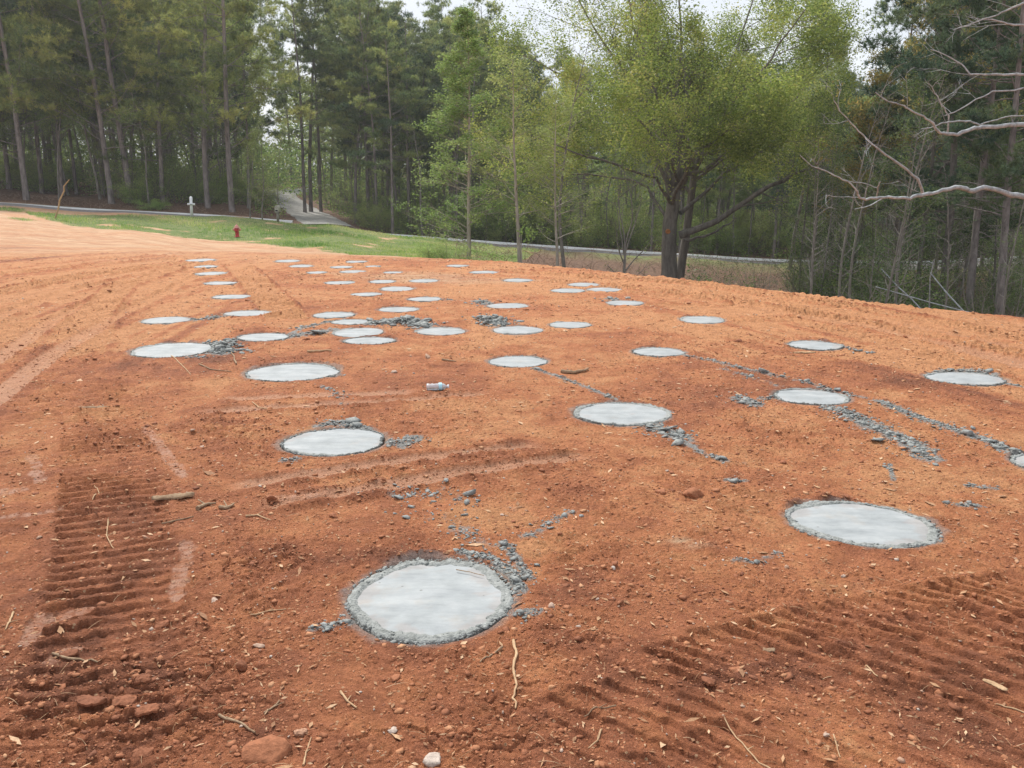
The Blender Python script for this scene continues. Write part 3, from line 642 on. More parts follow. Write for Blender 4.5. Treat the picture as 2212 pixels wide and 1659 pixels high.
# ------------------------------------------------------------------ concrete piers and spills
m, n, b = newmat('smooth_concrete'); p_ = wpos(n)
t, r = noise_col(n, [(0.26, 0.278, 0.284), (0.325, 0.345, 0.352), (0.385, 0.40, 0.405)], 5, 8, p_, .62)
mpn = n.nodes.new('ShaderNodeMapping'); mpn.inputs['Scale'].default_value = (1.5, 5, 2); mpn.inputs['Rotation'].default_value = (0, 0, .35); n.links.new(p_, mpn.inputs[0])
t2, r2 = noise_col(n, [(0.88, 0.88, 0.88), (1, 1, 1), (1.06, 1.06, 1.05)], 6, 5, mpn.outputs[0], .6)
c_ = mixc(n, 1.0, r.outputs[0], r2.outputs[0], 'MULTIPLY')
vo = n.nodes.new('ShaderNodeTexVoronoi'); vo.inputs['Scale'].default_value = 26; n.links.new(p_, vo.inputs['Vector'])
vc = n.nodes.new('ShaderNodeSeparateColor'); n.links.new(vo.outputs['Color'], vc.inputs[0])
pit = math_(n, 'MULTIPLY', math_(n, 'GREATER_THAN', vc.outputs[1], .965), math_(n, 'LESS_THAN', vo.outputs['Distance'], .16))
ts, rs = noise_col(n, [(0, 0, 0), (0, 0, 0), (1, 1, 1)], 3.2, 7, p_, .72, [0, .56, .78])
c_ = mixc(n, math_(n, 'MULTIPLY', rs.outputs[0], .5), c_, (0.36, 0.30, 0.24))
wv = n.nodes.new('ShaderNodeTexWave'); wv.wave_type = 'RINGS'; wv.inputs['Scale'].default_value = 2.2; wv.inputs['Distortion'].default_value = 5; wv.inputs['Detail'].default_value = 4; wv.inputs['Detail Scale'].default_value = 1.4; n.links.new(p_, wv.inputs['Vector'])
rw = n.nodes.new('ShaderNodeValToRGB'); n.links.new(wv.outputs['Fac'], rw.inputs[0]); rw.color_ramp.elements[0].color = (.95, .955, .955, 1); rw.color_ramp.elements[1].color = (1.04, 1.04, 1.03, 1)
c_ = mixc(n, 1.0, c_, rw.outputs[0], 'MULTIPLY')
at_ = n.nodes.new('ShaderNodeAttribute'); at_.attribute_name = 'cv'
c_ = mixc(n, at_.outputs['Fac'], c_, (0.30, 0.165, 0.10))
c_ = mixc(n, math_(n, 'MULTIPLY', pit, .7), c_, (0.16, 0.16, 0.15)); n.links.new(c_, b.inputs['Base Color'])
b.inputs['Roughness'].default_value = .7; t3 = n.nodes.new('ShaderNodeTexNoise'); t3.inputs['Scale'].default_value = 90; t3.inputs['Detail'].default_value = 5; n.links.new(p_, t3.inputs['Vector'])
bb = bump(n, b, t3.outputs['Fac'], .0012, .6); bb = bump(n, b, t2.outputs['Fac'], .006, .7, bb); bump(n, b, wv.outputs['Fac'], .002, .5, bb)
M['conc'] = m
m, n, b = newmat('rough_mortar'); p_ = wpos(n)
t, r = noise_col(n, [(0.12, 0.128, 0.12), (0.27, 0.282, 0.268), (0.42, 0.432, 0.412)], 34, 7, p_, .75); n.links.new(r.outputs[0], b.inputs['Base Color'])
t3 = n.nodes.new('ShaderNodeTexNoise'); t3.inputs['Scale'].default_value = 120; t3.inputs['Detail'].default_value = 5; n.links.new(p_, t3.inputs['Vector']); bump(n, b, t3.outputs['Fac'], .008, 1)
M['mortar'] = m
ICO_V = None
def ico():
    t = (1 + 5 ** .5) / 2
    v = np.array([(-1, t, 0), (1, t, 0), (-1, -t, 0), (1, -t, 0), (0, -1, t), (0, 1, t), (0, -1, -t), (0, 1, -t), (t, 0, -1), (t, 0, 1), (-t, 0, -1), (-t, 0, 1)], float)
    v /= np.linalg.norm(v[0])
    f = np.array([(0, 11, 5), (0, 5, 1), (0, 1, 7), (0, 7, 10), (0, 10, 11), (1, 5, 9), (5, 11, 4), (11, 10, 2), (10, 7, 6), (7, 1, 8), (3, 9, 4), (3, 4, 2), (3, 2, 6), (3, 6, 8), (3, 8, 9), (4, 9, 5), (2, 4, 11), (6, 2, 10), (8, 6, 7), (9, 8, 1)])
    return v, f
IV, IF = ico()
def ico2():
    v = list(map(tuple, IV)); cache = {}; nf = []
    def mid(a, b):
        k = (min(a, b), max(a, b))
        if k not in cache:
            q = (np.array(v[a]) + np.array(v[b])); q /= np.linalg.norm(q); cache[k] = len(v); v.append(tuple(q))
        return cache[k]
    for a, b_, c in IF:
        x, y, z = mid(a, b_), mid(b_, c), mid(c, a); nf += [(a, x, z), (b_, y, x), (c, z, y), (x, y, z)]
    return np.array(v), np.array(nf)
IV2, IF2 = ico2()
def ico3():
    global IV, IF
    a, b_ = IV, IF; IV, IF = IV2, IF2; r = ico2(); IV, IF = a, b_; return r
IV3, IF3 = ico3()
def facet(v, npl=11, sm=.0):
    n_ = RNG.normal(0, 1, (npl, 3)); n_ /= np.linalg.norm(n_, axis=1)[:, None]; d = RNG.uniform(.62, 1.0, npl)
    dot = v @ n_.T; r = np.where(dot > .05, d[None] / np.maximum(dot, .05), 9).min(1); return v * np.minimum(r, 1.35)[:, None]
TPL = {0: [facet(IV, 9) for _ in range(24)], 1: [facet(IV2, 12) for _ in range(24)], 2: [facet(IV3, 14) for _ in range(12)]}
def lumps(mb, pos, size, flat=.6, jit=.22, elong=.5, cv=None, hi=False):
    pos = np.asarray(pos, float); N = len(pos)
    if N == 0: return
    lv_ = 2 if hi else 0; f0 = (IF, IF2, IF3)[lv_]; tp = np.stack(TPL[lv_]); k = tp.shape[1]
    s = np.asarray(size, float).reshape(N, 1, 1)
    sc = np.stack([1 + elong * RNG.uniform(-.6, 1, N), 1 + elong * RNG.uniform(-.6, .6, N), flat * RNG.uniform(.6, 1.3, N)], 1)[:, None, :]
    v = tp[RNG.integers(0, len(tp), N)] * (1 + (jit if not hi else .045) * RNG.uniform(-1, 1, (N, k, 1))) * sc * s
    if hi: v = v * (1 + .34 * fbm(v[..., 0] / s[..., 0] * 2.6 + pos[:, :1] * 9, v[..., 1] / s[..., 0] * 2.6 + v[..., 2] / s[..., 0] * 3.4, 4, 8, .65))[..., None]
    a = RNG.uniform(0, 6.283, N); c, s_ = np.cos(a)[:, None], np.sin(a)[:, None]
    tl = RNG.uniform(-.35, .35, N)[:, None]
    x = v[..., 0]; y = v[..., 1]; z = v[..., 2] + tl * x
    v = np.stack([x * c - y * s_, x * s_ + y * c, z], -1) + pos[:, None, :]
    f = (f0[None] + (np.arange(N) * k)[:, None, None]).reshape(-1, 3)
    cvv = np.repeat(RNG.uniform(0, 1, N) if cv is None else cv, k)
    mb.add(v.reshape(-1, 3), f, cvv)

for i, (px, py, rx, ry, rot) in enumerate(PW):
    near = py < 9; K = int(min(160, max(36, rx * F1 / py * 1.0))); seed = 300 + i * 7
    o = empty('concrete_pier', (px, py, 0), PIERS[i][4], 'concrete footing', 'round poured concrete footings set in the red clay')
    th = np.arange(K) / K * 6.28318; c, s = math.cos(rot), math.sin(rot)
    R0 = .95 + .12 * fbm(np.cos(th) * 1.3 + i * 3.1, np.sin(th) * 1.3, 3, seed) + .045 * fbm(np.cos(th) * 6 + i, np.sin(th) * 6, 4, seed + 1, .65)
    wide = np.clip((.045 if i != 49 else .13) + (.15 if i != 49 else .10) * fbm(np.cos(th) * 1.3 + 9, np.sin(th) * 1.3 + i, 2, seed + 2), .006, .3)
    if i == 49: R0 -= .07
    if i == 48: wide = wide + .05
    rim_in = R0 - wide * .5
    rad = np.concatenate([np.linspace(.0, .9, 14)[1:], [.95, 1.0]])
    q = rad[:, None] * (rim_in + .02)[None]; X = q * np.cos(th) * rx; Y = q * np.sin(th) * ry
    X, Y = X * c - Y * s, X * s + Y * c; gx = X + px; gy = Y + py
    Z = .001 + .007 * (1 - (q ** 2)) + .0022 * fbm(gx * 5, gy * 5, 4, 91) + .0008 * fbm(gx * 45, gy * 45, 3, 92)
    sm = np.clip(1.7 * (fbm(gx * 7, gy * 7, 4, 97, .65) + .62 * sst(.55, 1.0, q / (rim_in[None] + .02)) - .58 + .22 * fbm(gx * 1.1 + i, gy * 1.1, 2, 98)), 0, .16)
    mb = MB(); mb.add(np.vstack([np.stack([X, Y, Z], -1).reshape(-1, 3), [[0, 0, .008]]]), np.zeros((0, 4), int), np.append(sm.ravel(), 0.0))
    a = np.arange(len(rad) - 1)[:, None] * K; j = np.arange(K)[None]; jn = (j + 1) % K
    mb.f = [np.stack([a + j, a + K + j, a + K + jn, a + jn], -1).reshape(-1, 4), np.stack([np.full(K, len(rad) * K), np.arange(K), (np.arange(K) + 1) % K], 1)]
    mb.build('concrete_top', M['conc'], o, smooth=True)
    nr_ = 12 if near else 6; rr_ = np.linspace(0, 1, nr_)
    outer = R0 + wide * .9 + .008 + .03 * np.abs(fbm(np.cos(th) * 5, np.sin(th) * 5 + i, 3, seed + 4))
    q = rim_in[None] * (1 - rr_[:, None]) + outer[None] * rr_[:, None]
    X = q * np.cos(th) * rx; Y = q * np.sin(th) * ry; X, Y = X * c - Y * s, X * s + Y * c; gx = X + px; gy = Y + py
    f1, f2, ci = cellf(gx * 38, gy * 38, 95); pr = np.sin(np.pi * rr_ ** .8)[:, None]
    Z = .001 + .006 * pr * np.clip(wide * 12, .2, 1)[None] + (.016 * np.clip(.6 - f1, 0, 1) * ci + .008 * fbm(gx * 30, gy * 30, 4, 96, .6)) * np.clip(pr * 1.6, 0, 1) * np.clip(wide * 12, .3, 1)[None] - .045 * sst(.75, 1, rr_)[:, None]
    mb = MB(); a = np.arange(nr_ - 1)[:, None] * K
    mb.add(np.stack([X, Y, Z], -1).reshape(-1, 3), np.stack([a + j, a + K + j, a + K + jn, a + jn], -1).reshape(-1, 4))
    if near:
        N = int(min(900, 60 * rx * F1 / py / 40 * (8 if i == 49 else 3))); ta = RNG.uniform(0, 6.283, N); ki = (ta / 6.28318 * K).astype(int) % K
        qq = R0[ki] + wide[ki] * RNG.uniform(-.2, 1.1, N); lx = qq * np.cos(ta) * rx; ly = qq * np.sin(ta) * ry
        lx, ly = lx * c - ly * s, lx * s + ly * c
        lumps(mb, np.column_stack([lx, ly, np.full(N, .004)]), np.clip(.0025 * (1 + RNG.pareto(2.2, N)), 0, .010), .6)
    mb.build('mortar_rim', M['mortar'], o, smooth=False)

for pts, hw, am, lab in SPW:
    yy = sum(p[1] for p in pts) / len(pts); tot = sum(math.dist(pts[i], pts[i + 1]) for i in range(len(pts) - 1)) + hw
    s0 = .0021 + .0006 * yy
    N = int(min(4200, max(60, am * tot * hw * 2 / (s0 ** 2 * 8)))); seg = []
    ll = [math.dist(pts[i], pts[i + 1]) for i in range(len(pts) - 1)]
    ks = RNG.choice(len(ll), N, p=np.array(ll) / sum(ll)); t = RNG.uniform(0, 1, N); P0 = np.array(pts)
    base_ = P0[ks] * (1 - t[:, None]) + P0[ks + 1] * t[:, None]
    cl = (vn(base_[:, 0] * 9, base_[:, 1] * 9, 5) > .35) if am < 1.4 else np.ones(N, bool)
    off = np.clip(RNG.standard_t(2.6, (N, 2)), -5, 5) * hw * .45; q = (base_ + off)[cl]
    inside = np.zeros(len(q), bool)
    for (px, py, rx, ry, rot) in PW: inside |= np.hypot((q[:, 0] - px) / rx, (q[:, 1] - py) / ry) < .93
    q = q[~inside]
    if len(q) < 5: continue
    sz = s0 * RNG.lognormal(-.05, .6, len(q)) * (1 if am < 2 else 1.3); z = gza(q[:, 0], q[:, 1]); pile = (am > 1.9) * .05 * np.exp(-(np.linalg.norm(q - q.mean(0), axis=1) / (hw * 1.3)) ** 2)
    mb = MB(); ctr = q.mean(0); zc = float(z.mean())
    lumps(mb, np.column_stack([q - ctr, z + sz * .2 - zc + pile * RNG.uniform(0, 1, len(q))]), sz, .42, .3)
    o = mb.build('concrete_spill', M['mortar'], smooth=False); o.location = (ctr[0], ctr[1], zc)
    tag(o, lab, 'spilled concrete', 'grey concrete spills on the clay', 'stuff' if am < 1.6 or yy < 4.2 else None)

# ------------------------------------------------------------------ loose soil, grit, chips
def scatter(N, ymax=20, ymin=1.3, power=1.0):
    lo, hi = math.log(ymin), math.log(ymax); y = np.exp(RNG.uniform(0, 1, N) ** power * (hi - lo) + lo); x = RNG.uniform(-.68, .68, N) * y * 1.0
    keep = y < crestY(x, y) - .1
    for (px, py, rx, ry, rot) in PW: keep &= np.hypot((x - px) / rx, (y - py) / ry) > 1.1
    return x[keep], y[keep]
def clod_mat(name, cols):
    m, n, b = newmat(name); a = n.nodes.new('ShaderNodeAttribute'); a.attribute_name = 'cv'
    r = n.nodes.new('ShaderNodeValToRGB'); n.links.new(a.outputs['Fac'], r.inputs[0])
    while len(r.color_ramp.elements) < len(cols): r.color_ramp.elements.new(.5)
    for i, (e, c) in enumerate(zip(r.color_ramp.elements, cols)): e.position = i / (len(cols) - 1); e.color = (*c, 1)
    t, rr = noise_col(n, [(.7, .68, .66), (1, 1, 1), (1.25, 1.25, 1.25)], 60, 5, wpos(n), .7)
    n.links.new(mixc(n, 1.0, r.outputs[0], rr.outputs[0], 'MULTIPLY'), b.inputs['Base Color']); bump(n, b, t.outputs['Fac'], .006); return m
M['clod'] = clod_mat('clay_clods', [(0.20, 0.078, 0.042), (0.32, 0.125, 0.062), (0.44, 0.20, 0.10), (0.55, 0.32, 0.18)])
M['pebble'] = clod_mat('pebbles', [(0.42, 0.20, 0.11), (0.46, 0.30, 0.21), (0.50, 0.43, 0.37)])
x, y = scatter(110000, 19, 1.3, .68)
dens = blob(x, y, MOIST) * .8 - .3 * blob(x, y, LIGHT) + .35 + .5 * fbm(x * 2.1, y * 2.1, 3, 25)
k = RNG.uniform(0, 1, len(x)) < dens; x, y = x[k], y[k]
sz = np.clip(.0015 * RNG.pareto(2.4, len(x)) * (1 + .10 * y) + .0016 + .0006 * y, 0, .0105 + .0012 * y)
mb = MB(); lumps(mb, np.column_stack([x, y, gza(x, y) + sz * .05]), sz, .48, .26, cv=np.clip(RNG.normal(.42, .2, len(x)) - .25 * blob(x, y, MOIST) + .03 * y, 0, 1))
tag(mb.build('soil_crumbs', M['clod']), 'countless small red clay crumbs littering the bare ground', 'soil crumbs', kind='stuff')
x, y = scatter(1100, 12, 1.3, .8); sz = np.clip(.0018 * RNG.pareto(2.6, len(x)) + .0022 + .0006 * y, 0, .011)
mb = MB(); lumps(mb, np.column_stack([x, y, gza(x, y) + sz * .3]), sz, .7, .22)
tag(mb.build('grit', M['pebble'], smooth=True), 'fine pale grit and pebbles sprinkled over the clay', 'grit', kind='stuff')
# chips and pine straw
x, y = scatter(6000, 18, 1.3, .9); N = len(x); z = gza(x, y) + .004
a = RNG.uniform(0, 6.283, N); L = (.006 + .0012 * y) * RNG.lognormal(0, .5, N); W = L * RNG.uniform(.12, .45, N); tz = RNG.uniform(-.3, .3, N)
dx, dy = np.cos(a), np.sin(a)
v = np.stack([np.stack([x + dx * L, y + dy * L, z + tz * L + .002], -1), np.stack([x - dy * W, y + dx * W, z], -1), np.stack([x - dx * L, y - dy * L, z - tz * L * .3], -1), np.stack([x + dy * W, y - dx * W, z + .003], -1)], 1)
mb = MB(); mb.add(v.reshape(-1, 3), (np.arange(N * 4)).reshape(-1, 4), np.repeat(RNG.uniform(0, 1, N), 4))
M['chip'] = clod_mat('wood_chips', [(0.26, 0.13, 0.07), (0.45, 0.26, 0.14), (0.62, 0.42, 0.26)])
tag(mb.build('wood_chips', M['chip']), 'tiny bark and straw chips strewn over the clay', 'wood chips', kind='stuff')
# pine needles
x, y = scatter(900, 8, 1.3, .9); mb = MB(); zs = gza(x, y)
for X, Y, Z in zip(x, y, zs):
    a = random.uniform(0, 6.28); l = random.uniform(.03, .08); bnd = random.uniform(-.3, .3)
    pts = [(X + math.cos(a + bnd * t) * l * t, Y + math.sin(a + bnd * t) * l * t, Z + .004 + .006 * math.sin(t * 3.1)) for t in (0, .33, .66, 1)]
    mb.tube(pts, [.0009, .0009, .0008, .0004], 3, random.random())
tag(mb.build('pine_straw', M['chip']), 'thin dry pine needles lying about the near clay', 'pine straw', kind='stuff')

# single rocks and clods one can point at
ROCKS = [  # x, y, size m, material, flat, label
 (587, 1080, .030, 'clod', .8, 'dark round clay clod beside the tyre rut near the thick root'),
 (1490, 1067, .046, 'clod', .5, 'flat topped clay slab right of centre with a shadowed underside'),
 (1425, 1062, .026, 'clod', .6, 'clay lump just left of the flat topped slab'),
 (590, 1635, .052, 'clod', .42, 'large broken clay clod at the bottom edge left of centre'),
 (522, 1448, .020, 'clod', .7, 'reddish clay clod above the long diagonal twig'),
 (466, 1302, .017, 'pebble', .7, 'tan stone in the crumbly soil right of the crawler track'),
 (150, 1418, .030, 'clod', .4, 'pale clay flake beneath the dark bent stick at lower left'),
 (350, 1352, .026, 'clod', .35, 'flat clay plate at the right edge of the crawler track'),
 (310, 1478, .026, 'clod', .35, 'curled clay plate standing in the churned soil'),
 (200, 1525, .045, 'clod', .4, 'wide overlapping clay plate in the churned soil, left one'),
 (270, 1520, .040, 'clod', .4, 'wide overlapping clay plate in the churned soil, right one'),
 (320, 1545, .036, 'clod', .45, 'tilted clay plate at the right of the churned soil'),
 (310, 1640, .030, 'clod', .5, 'upturned clay piece at the bottom edge of the churned soil'),
 (1193, 1313, .013, 'pebble', .75, 'pinkish pebble right of the nearest footing'),
 (1232, 1330, .009, 'pebble', .7, 'small white pebble beyond the pinkish one right of the nearest footing'),
 (1290, 1297, .008, 'pebble', .7, 'white pebble on smooth clay right of the nearest footing'),
 (1250, 1355, .009, 'pebble', .7, 'off white pebble between the nearest footing and the smooth clay'),
 (1085, 1112, .009, 'pebble', .8, 'white stone above the pale clay patch'),
 (416, 934, .016, 'pebble', .75, 'cream stone in the dark churned soil above the pinkish smear'),
 (437, 966, .012, 'pebble', .7, 'small cream stone right of the pinkish smear'),
 (850, 806, .028, 'pebble', .6, 'tan stone right of the footing with the broken lip'),
 (925, 775, .030, 'pebble', .6, 'tan stone in the middle below the white footing'),
 (665, 735, .035, 'clod', .6, 'tan clod between the oval footing and the cluster'),
 (1700, 1225, .012, 'pebble', .7, 'pale pebble below the big tilted footing'),
 (1822, 1245, .010, 'pebble', .7, 'white pebble under the tilted footing to its lower side'),
 (1690, 1000, .018, 'clod', .5, 'flat brown clod on the right clay above the tilted footing'),
 (1595, 740, .030, 'clod', .6, 'dark clod between two upper right footings'),
 (1785, 1590, .010, 'pebble', .7, 'white pebble near the bottom edge right of centre'),
 (1440, 1018, .011, 'pebble', .7, 'white pebble below the crust of the large centre right footing'),
 (1545, 1150, .010, 'clod', .6, 'small clod right of the powdery white mark'),
 (720, 1115, .022, 'clod', .6, 'clay lump right of the thick root'),
 (560, 1400, .015, 'pebble', .6, 'ochre stone in the middle of the lower left soil'),
 (855, 1465, .017, 'clod', .6, 'clay clod below the nearest footing to its left'),
 (650, 1590, .020, 'pebble', .5, 'pale flake of rock near the bottom left of centre'),
 (750, 1410, .012, 'clod', .6, 'small clod under the grey lumps left of the nearest footing'),
 (940, 1645, .022, 'pebble', .5, 'cream rock cut by the bottom edge in the middle'),
 (850, 1580, .014, 'pebble', .6, 'pale pebble near the bottom edge left of the long root'),
 (1170, 1500, .010, 'clod', .7, 'little clod right of the long pale root'),
 (1860, 1335, .012, 'clod', .6, 'clod on the upper edge of the crawler track at lower right'),
 (1590, 1450, .024, 'clod', .6, 'broken clay lump on the ridge of the lower right track'),
 (1530, 1480, .022, 'clod', .6, 'crumbling clay lump at the left end of the lower right ridge'),
 (1650, 1435, .020, 'clod', .6, 'clay lump on the middle of the lower right ridge'),
]
PLATES = [r for r in ROCKS if 'plate' in r[5] or 'flake' in r[5] or 'upturned' in r[5]]
for (xd, yd, s, mt, fl, lab) in ROCKS:
    if 'plate' in lab or 'flake' in lab or 'upturned' in lab: continue
    X, Y = G(xd, yd); Z = gz(X, Y); mb = MB(); lumps(mb, [(0, 0, s * fl * .15)], [s], fl, .17, .35, cv=np.array([random.uniform(.12, .45) if mt == 'clod' else random.uniform(.35, 1)]), hi=True)
    if mt == 'clod' and s > .02: lumps(mb, [(s * random.gauss(0, 1.0), s * random.gauss(0, .9), -s * .05) for _ in range(26)], [s * random.uniform(.06, .26) for _ in range(26)], fl, .2, cv=np.clip(RNG.normal(.3, .12, 26), 0, 1), hi=True)
    o = mb.build('clay_clod' if mt == 'clod' else 'stone', M[mt], smooth=False); o.location = (X, Y, Z)
    tag(o, lab, 'clod' if mt == 'clod' else 'stone', 'clods and stones lying on the clay')
N = 170; x, y = scatter(N, 7, 1.35, .9); 
# sticks, roots, bark
STK = [ # pts, radius m, material, label, category
 ([(1108, 1388), (1116, 1418), (1107, 1450), (1116, 1485), (1109, 1515), (1116, 1538)], .0052, 'pale_stick', 'long wavy pale root below the nearest footing', 'root'),
 ([(1085, 1402), (1062, 1420), (1036, 1436)], .004, 'stick', 'short grey twig touching the lower rim of the nearest footing', 'twig'),
 ([(985, 1238), (1015, 1243), (1045, 1251)], .0022, 'stick', 'thin straw lying on the nearest footing', 'straw'),
 ([(428, 1101), (445, 1092), (466, 1090)], .010, 'stick', 'thick broken root piece beside the crawler track', 'root'),
 ([(474, 1098), (492, 1101), (506, 1092)], .009, 'stick', 'curled root piece right of the thick broken one', 'root'),
 ([(351, 1132), (385, 1126), (420, 1117)], .0045, 'stick', 'thin brown stick below the torn bark piece', 'stick'),
 ([(531, 1117), (556, 1115), (585, 1127)], .0045, 'pale_stick', 'forked pale twig below the tyre rut', 'twig'),
 ([(114, 1416), (160, 1432), (212, 1435)], .0048, 'stick', 'dark bent stick at lower left above the churned soil', 'stick'),
 ([(473, 1552), (510, 1566), (550, 1589)], .0048, 'stick', 'long diagonal twig in the lower left soil', 'twig'),
 ([(542, 1334), (580, 1322), (619, 1319)], .003, 'pale_stick', 'thin straight twig left of the grey lumps', 'twig'),
 ([(570, 1547), (590, 1535), (605, 1522)], .0035, 'stick', 'short curved twig right of the long diagonal one', 'twig'),
 ([(1214, 806), (1240, 808), (1262, 804), (1270, 799)], .016, 'stick', 'stubby pale stick ending in a clay knob in the centre', 'stick'),
 ([(663, 764), (690, 762), (716, 762)], .011, 'pale_stick', 'pale straight stick behind the footing with the broken lip', 'stick'),
 ([(955, 781), (985, 784)], .009, 'stick', 'dark short stick in the centre below the white footing', 'stick'),
 ([(370, 770), (392, 790), (412, 812)], .005, 'pale_stick', 'pale straw like stick running down from the large left footing', 'twig'),
 ([(430, 790), (455, 801), (500, 806)], .006, 'stick', 'long bent twig right of the pale straw below the large left footing', 'twig'),
 ([(545, 870), (560, 882), (600, 888)], .004, 'pale_stick', 'bent pale twig under the footing with the broken lip', 'twig'),
 ([(30, 1328), (22, 1350), (12, 1366)], .004, 'pale_stick', 'short pale twig at the far left edge', 'twig'),
 ([(1330, 1527), (1295, 1535), (1262, 1551)], .003, 'stick', 'thin dark root on the lower right of centre clay', 'root'),
 ([(1300, 1580), (1290, 1605), (1270, 1622)], .003, 'pale_stick', 'hooked pale root near the bottom edge', 'root'),
 ([(1870, 1450), (1895, 1478)], .003, 'pale_stick', 'crossing thin straw inside the lower right track', 'straw'),
 ([(1800, 1590), (1810, 1620), (1815, 1640)], .0025, 'pale_stick', 'pale straw at the bottom edge right of centre', 'straw'),
 ([(2240, 1560), (2190, 1540), (2150, 1530)], .003, 'pale_stick', 'pale needle cluster at the lower right edge', 'straw'),
 ([(655, 1658), (662, 1630), (672, 1600)], .003, 'pale_stick', 'pale twig standing up by the large bottom clod', 'twig'),
 ([(235, 1130), (230, 1160), (246, 1190)], .0028, 'pale_stick', 'thin crooked rootlet on the crawler track ridges', 'root'),
 ([(735, 1500), (750, 1520), (770, 1535)], .004, 'pale_stick', 'small pale forked root chip below and left of the nearest footing', 'root'),
 ([(200, 1085), (215, 1070), (205, 1055)], .0028, 'pale_stick', 'tiny forked rootlet higher on the crawler track', 'root'),
 ([(1700, 1690), (1640, 1655), (1590, 1600), (1560, 1560)], .003, 'pale_stick', 'long faint root trailing off the bottom right of centre', 'root'),
 ([(510, 790), (505, 775), (500, 764)], .008, 'stick', 'short twig leaning at the left lip of the broken footing', 'twig'),
]
for pts, r, mt, lab, cat in STK:
    W = [G(*p) for p in pts]; fine = []
    for i in range(len(W) - 1):
        for k in range(4): t = k / 4; fine.append((W[i][0] * (1 - t) + W[i + 1][0] * t, W[i][1] * (1 - t) + W[i + 1][1] * t))
    fine.append(W[-1]); zg = gza([p[0] for p in fine], [p[1] for p in fine]); nn_ = len(fine)
    if 'lying on the nearest footing' in lab: zg = np.full(nn_, .014)
    x0, y0 = fine[0]; P3 = [(p[0] - x0 + random.gauss(0, r * .3), p[1] - y0 + random.gauss(0, r * .3), max(z, float(np.mean(zg))) + r * .9) for p, z in zip(fine, zg)]
    mb = MB(); mb.tube(P3, [r * (1.05 - .5 * i / nn_) * random.uniform(.85, 1.15) for i in range(nn_)], 7, cap=True)
    if cat in ('twig', 'root') and nn_ > 6:
        q = P3[nn_ // 2]; mb.tube([q, (q[0] + random.uniform(-1, 1) * 9 * r, q[1] + random.uniform(.3, 1) * 9 * r, q[2] + r)], [r * .6, r * .3], 5, cap=True)
    o = mb.build(cat if cat != 'straw' else 'straw_piece', M[mt], smooth=True); o.location = (x0, y0, 0); tag(o, lab, cat, 'sticks, roots and straw lying on the clay')
def slab(name, xd, yd, L, W, H, rz, mt, lab, cat, arch=.3, tilt=0.0, cv=.5):
    X, Y = G(xd, yd); mb = MB(); nx, ny = 22, 10; top = []; o1 = random.uniform(0, 50)
    nz_ = lambda a, b_, sd: float(fbm(np.array([a + o1]), np.array([b_]), 3, sd, .6)[0])
    for i in range(nx):
        for j in range(ny):
            a = (i / (nx - 1) - .5); b_ = (j / (ny - 1) - .5); q = math.sqrt(max(0, 1 - abs(a * 2) ** 3.2)); e = max(.02, q) * (1 + .45 * nz_(a * 6, (b_ > 0) * 9., 5))
            top.append((a * L * (1 + .1 * nz_(b_ * 5, 3, 6)), b_ * W * e + .12 * W * nz_(a * 3, 1, 7), H + arch * W * (.25 - b_ * b_) * 1.5 + H * .5 * nz_(a * 9, b_ * 7, 8) + tilt * (a * L * .5 + b_ * W)))
    f = [(i * ny + j, (i + 1) * ny + j, (i + 1) * ny + j + 1, i * ny + j + 1) for i in range(nx - 1) for j in range(ny - 1)]
    mb.add(top, f, cv); low = [(x, y, z - H * .75) for x, y, z in top]; mb.add(low, [t[::-1] for t in f], cv)
    ed = [i * ny for i in range(nx)] + [(nx - 1) * ny + j for j in range(1, ny)] + [i * ny + ny - 1 for i in range(nx - 2, -1, -1)] + list(range(ny - 2, 0, -1))
    K = len(ed); mb.add([top[e] for e in ed] + [low[e] for e in ed], [(i, i + K, (i + 1) % K + K, (i + 1) % K) for i in range(K)], cv)
    o = mb.build(name, M[mt]); o.location = (X, Y, gz(X, Y)); o.rotation_euler = (0, 0, rz); tag(o, lab, cat); return o
for (xd, yd, s, mt, fl, lab) in PLATES: slab('clay_plate', xd, yd, s * 2.0, s * 1.15, .010, random.uniform(-.3, .5), mt, lab, 'clod', .3, random.uniform(-.12, .3), random.uniform(.05, .25))
slab('bark_piece', 375, 1080, .20, .045, .012, .35, 'stick', 'torn curved strip of bark lying across the right edge of the crawler track', 'bark', .5)
slab('bark_piece', 200, 882, .22, .05, .014, .2, 'stick', 'dark curled bark slab at the top of the dark churned track', 'bark', .5)
slab('wood_plank', 1737, 763, .22, .035, .012, .05, 'pale_stick', 'small pale plank lying below the footing on the right', 'plank', .0)
slab('dry_leaf', 2148, 1493, .075, .022, .003, -.9, 'pale_stick', 'dry tan leaf on the lower right track', 'leaf', .5)
slab('dry_leaf', 1280, 700 + 445, .0, .0, .0, 0, 'pale_stick', 'x', 'leaf') if False else None
slab('bark_piece', 1660, 1405, .05, .02, .005, .3, 'stick', 'small bark flake on the upper edge of the lower right track', 'bark', .4)

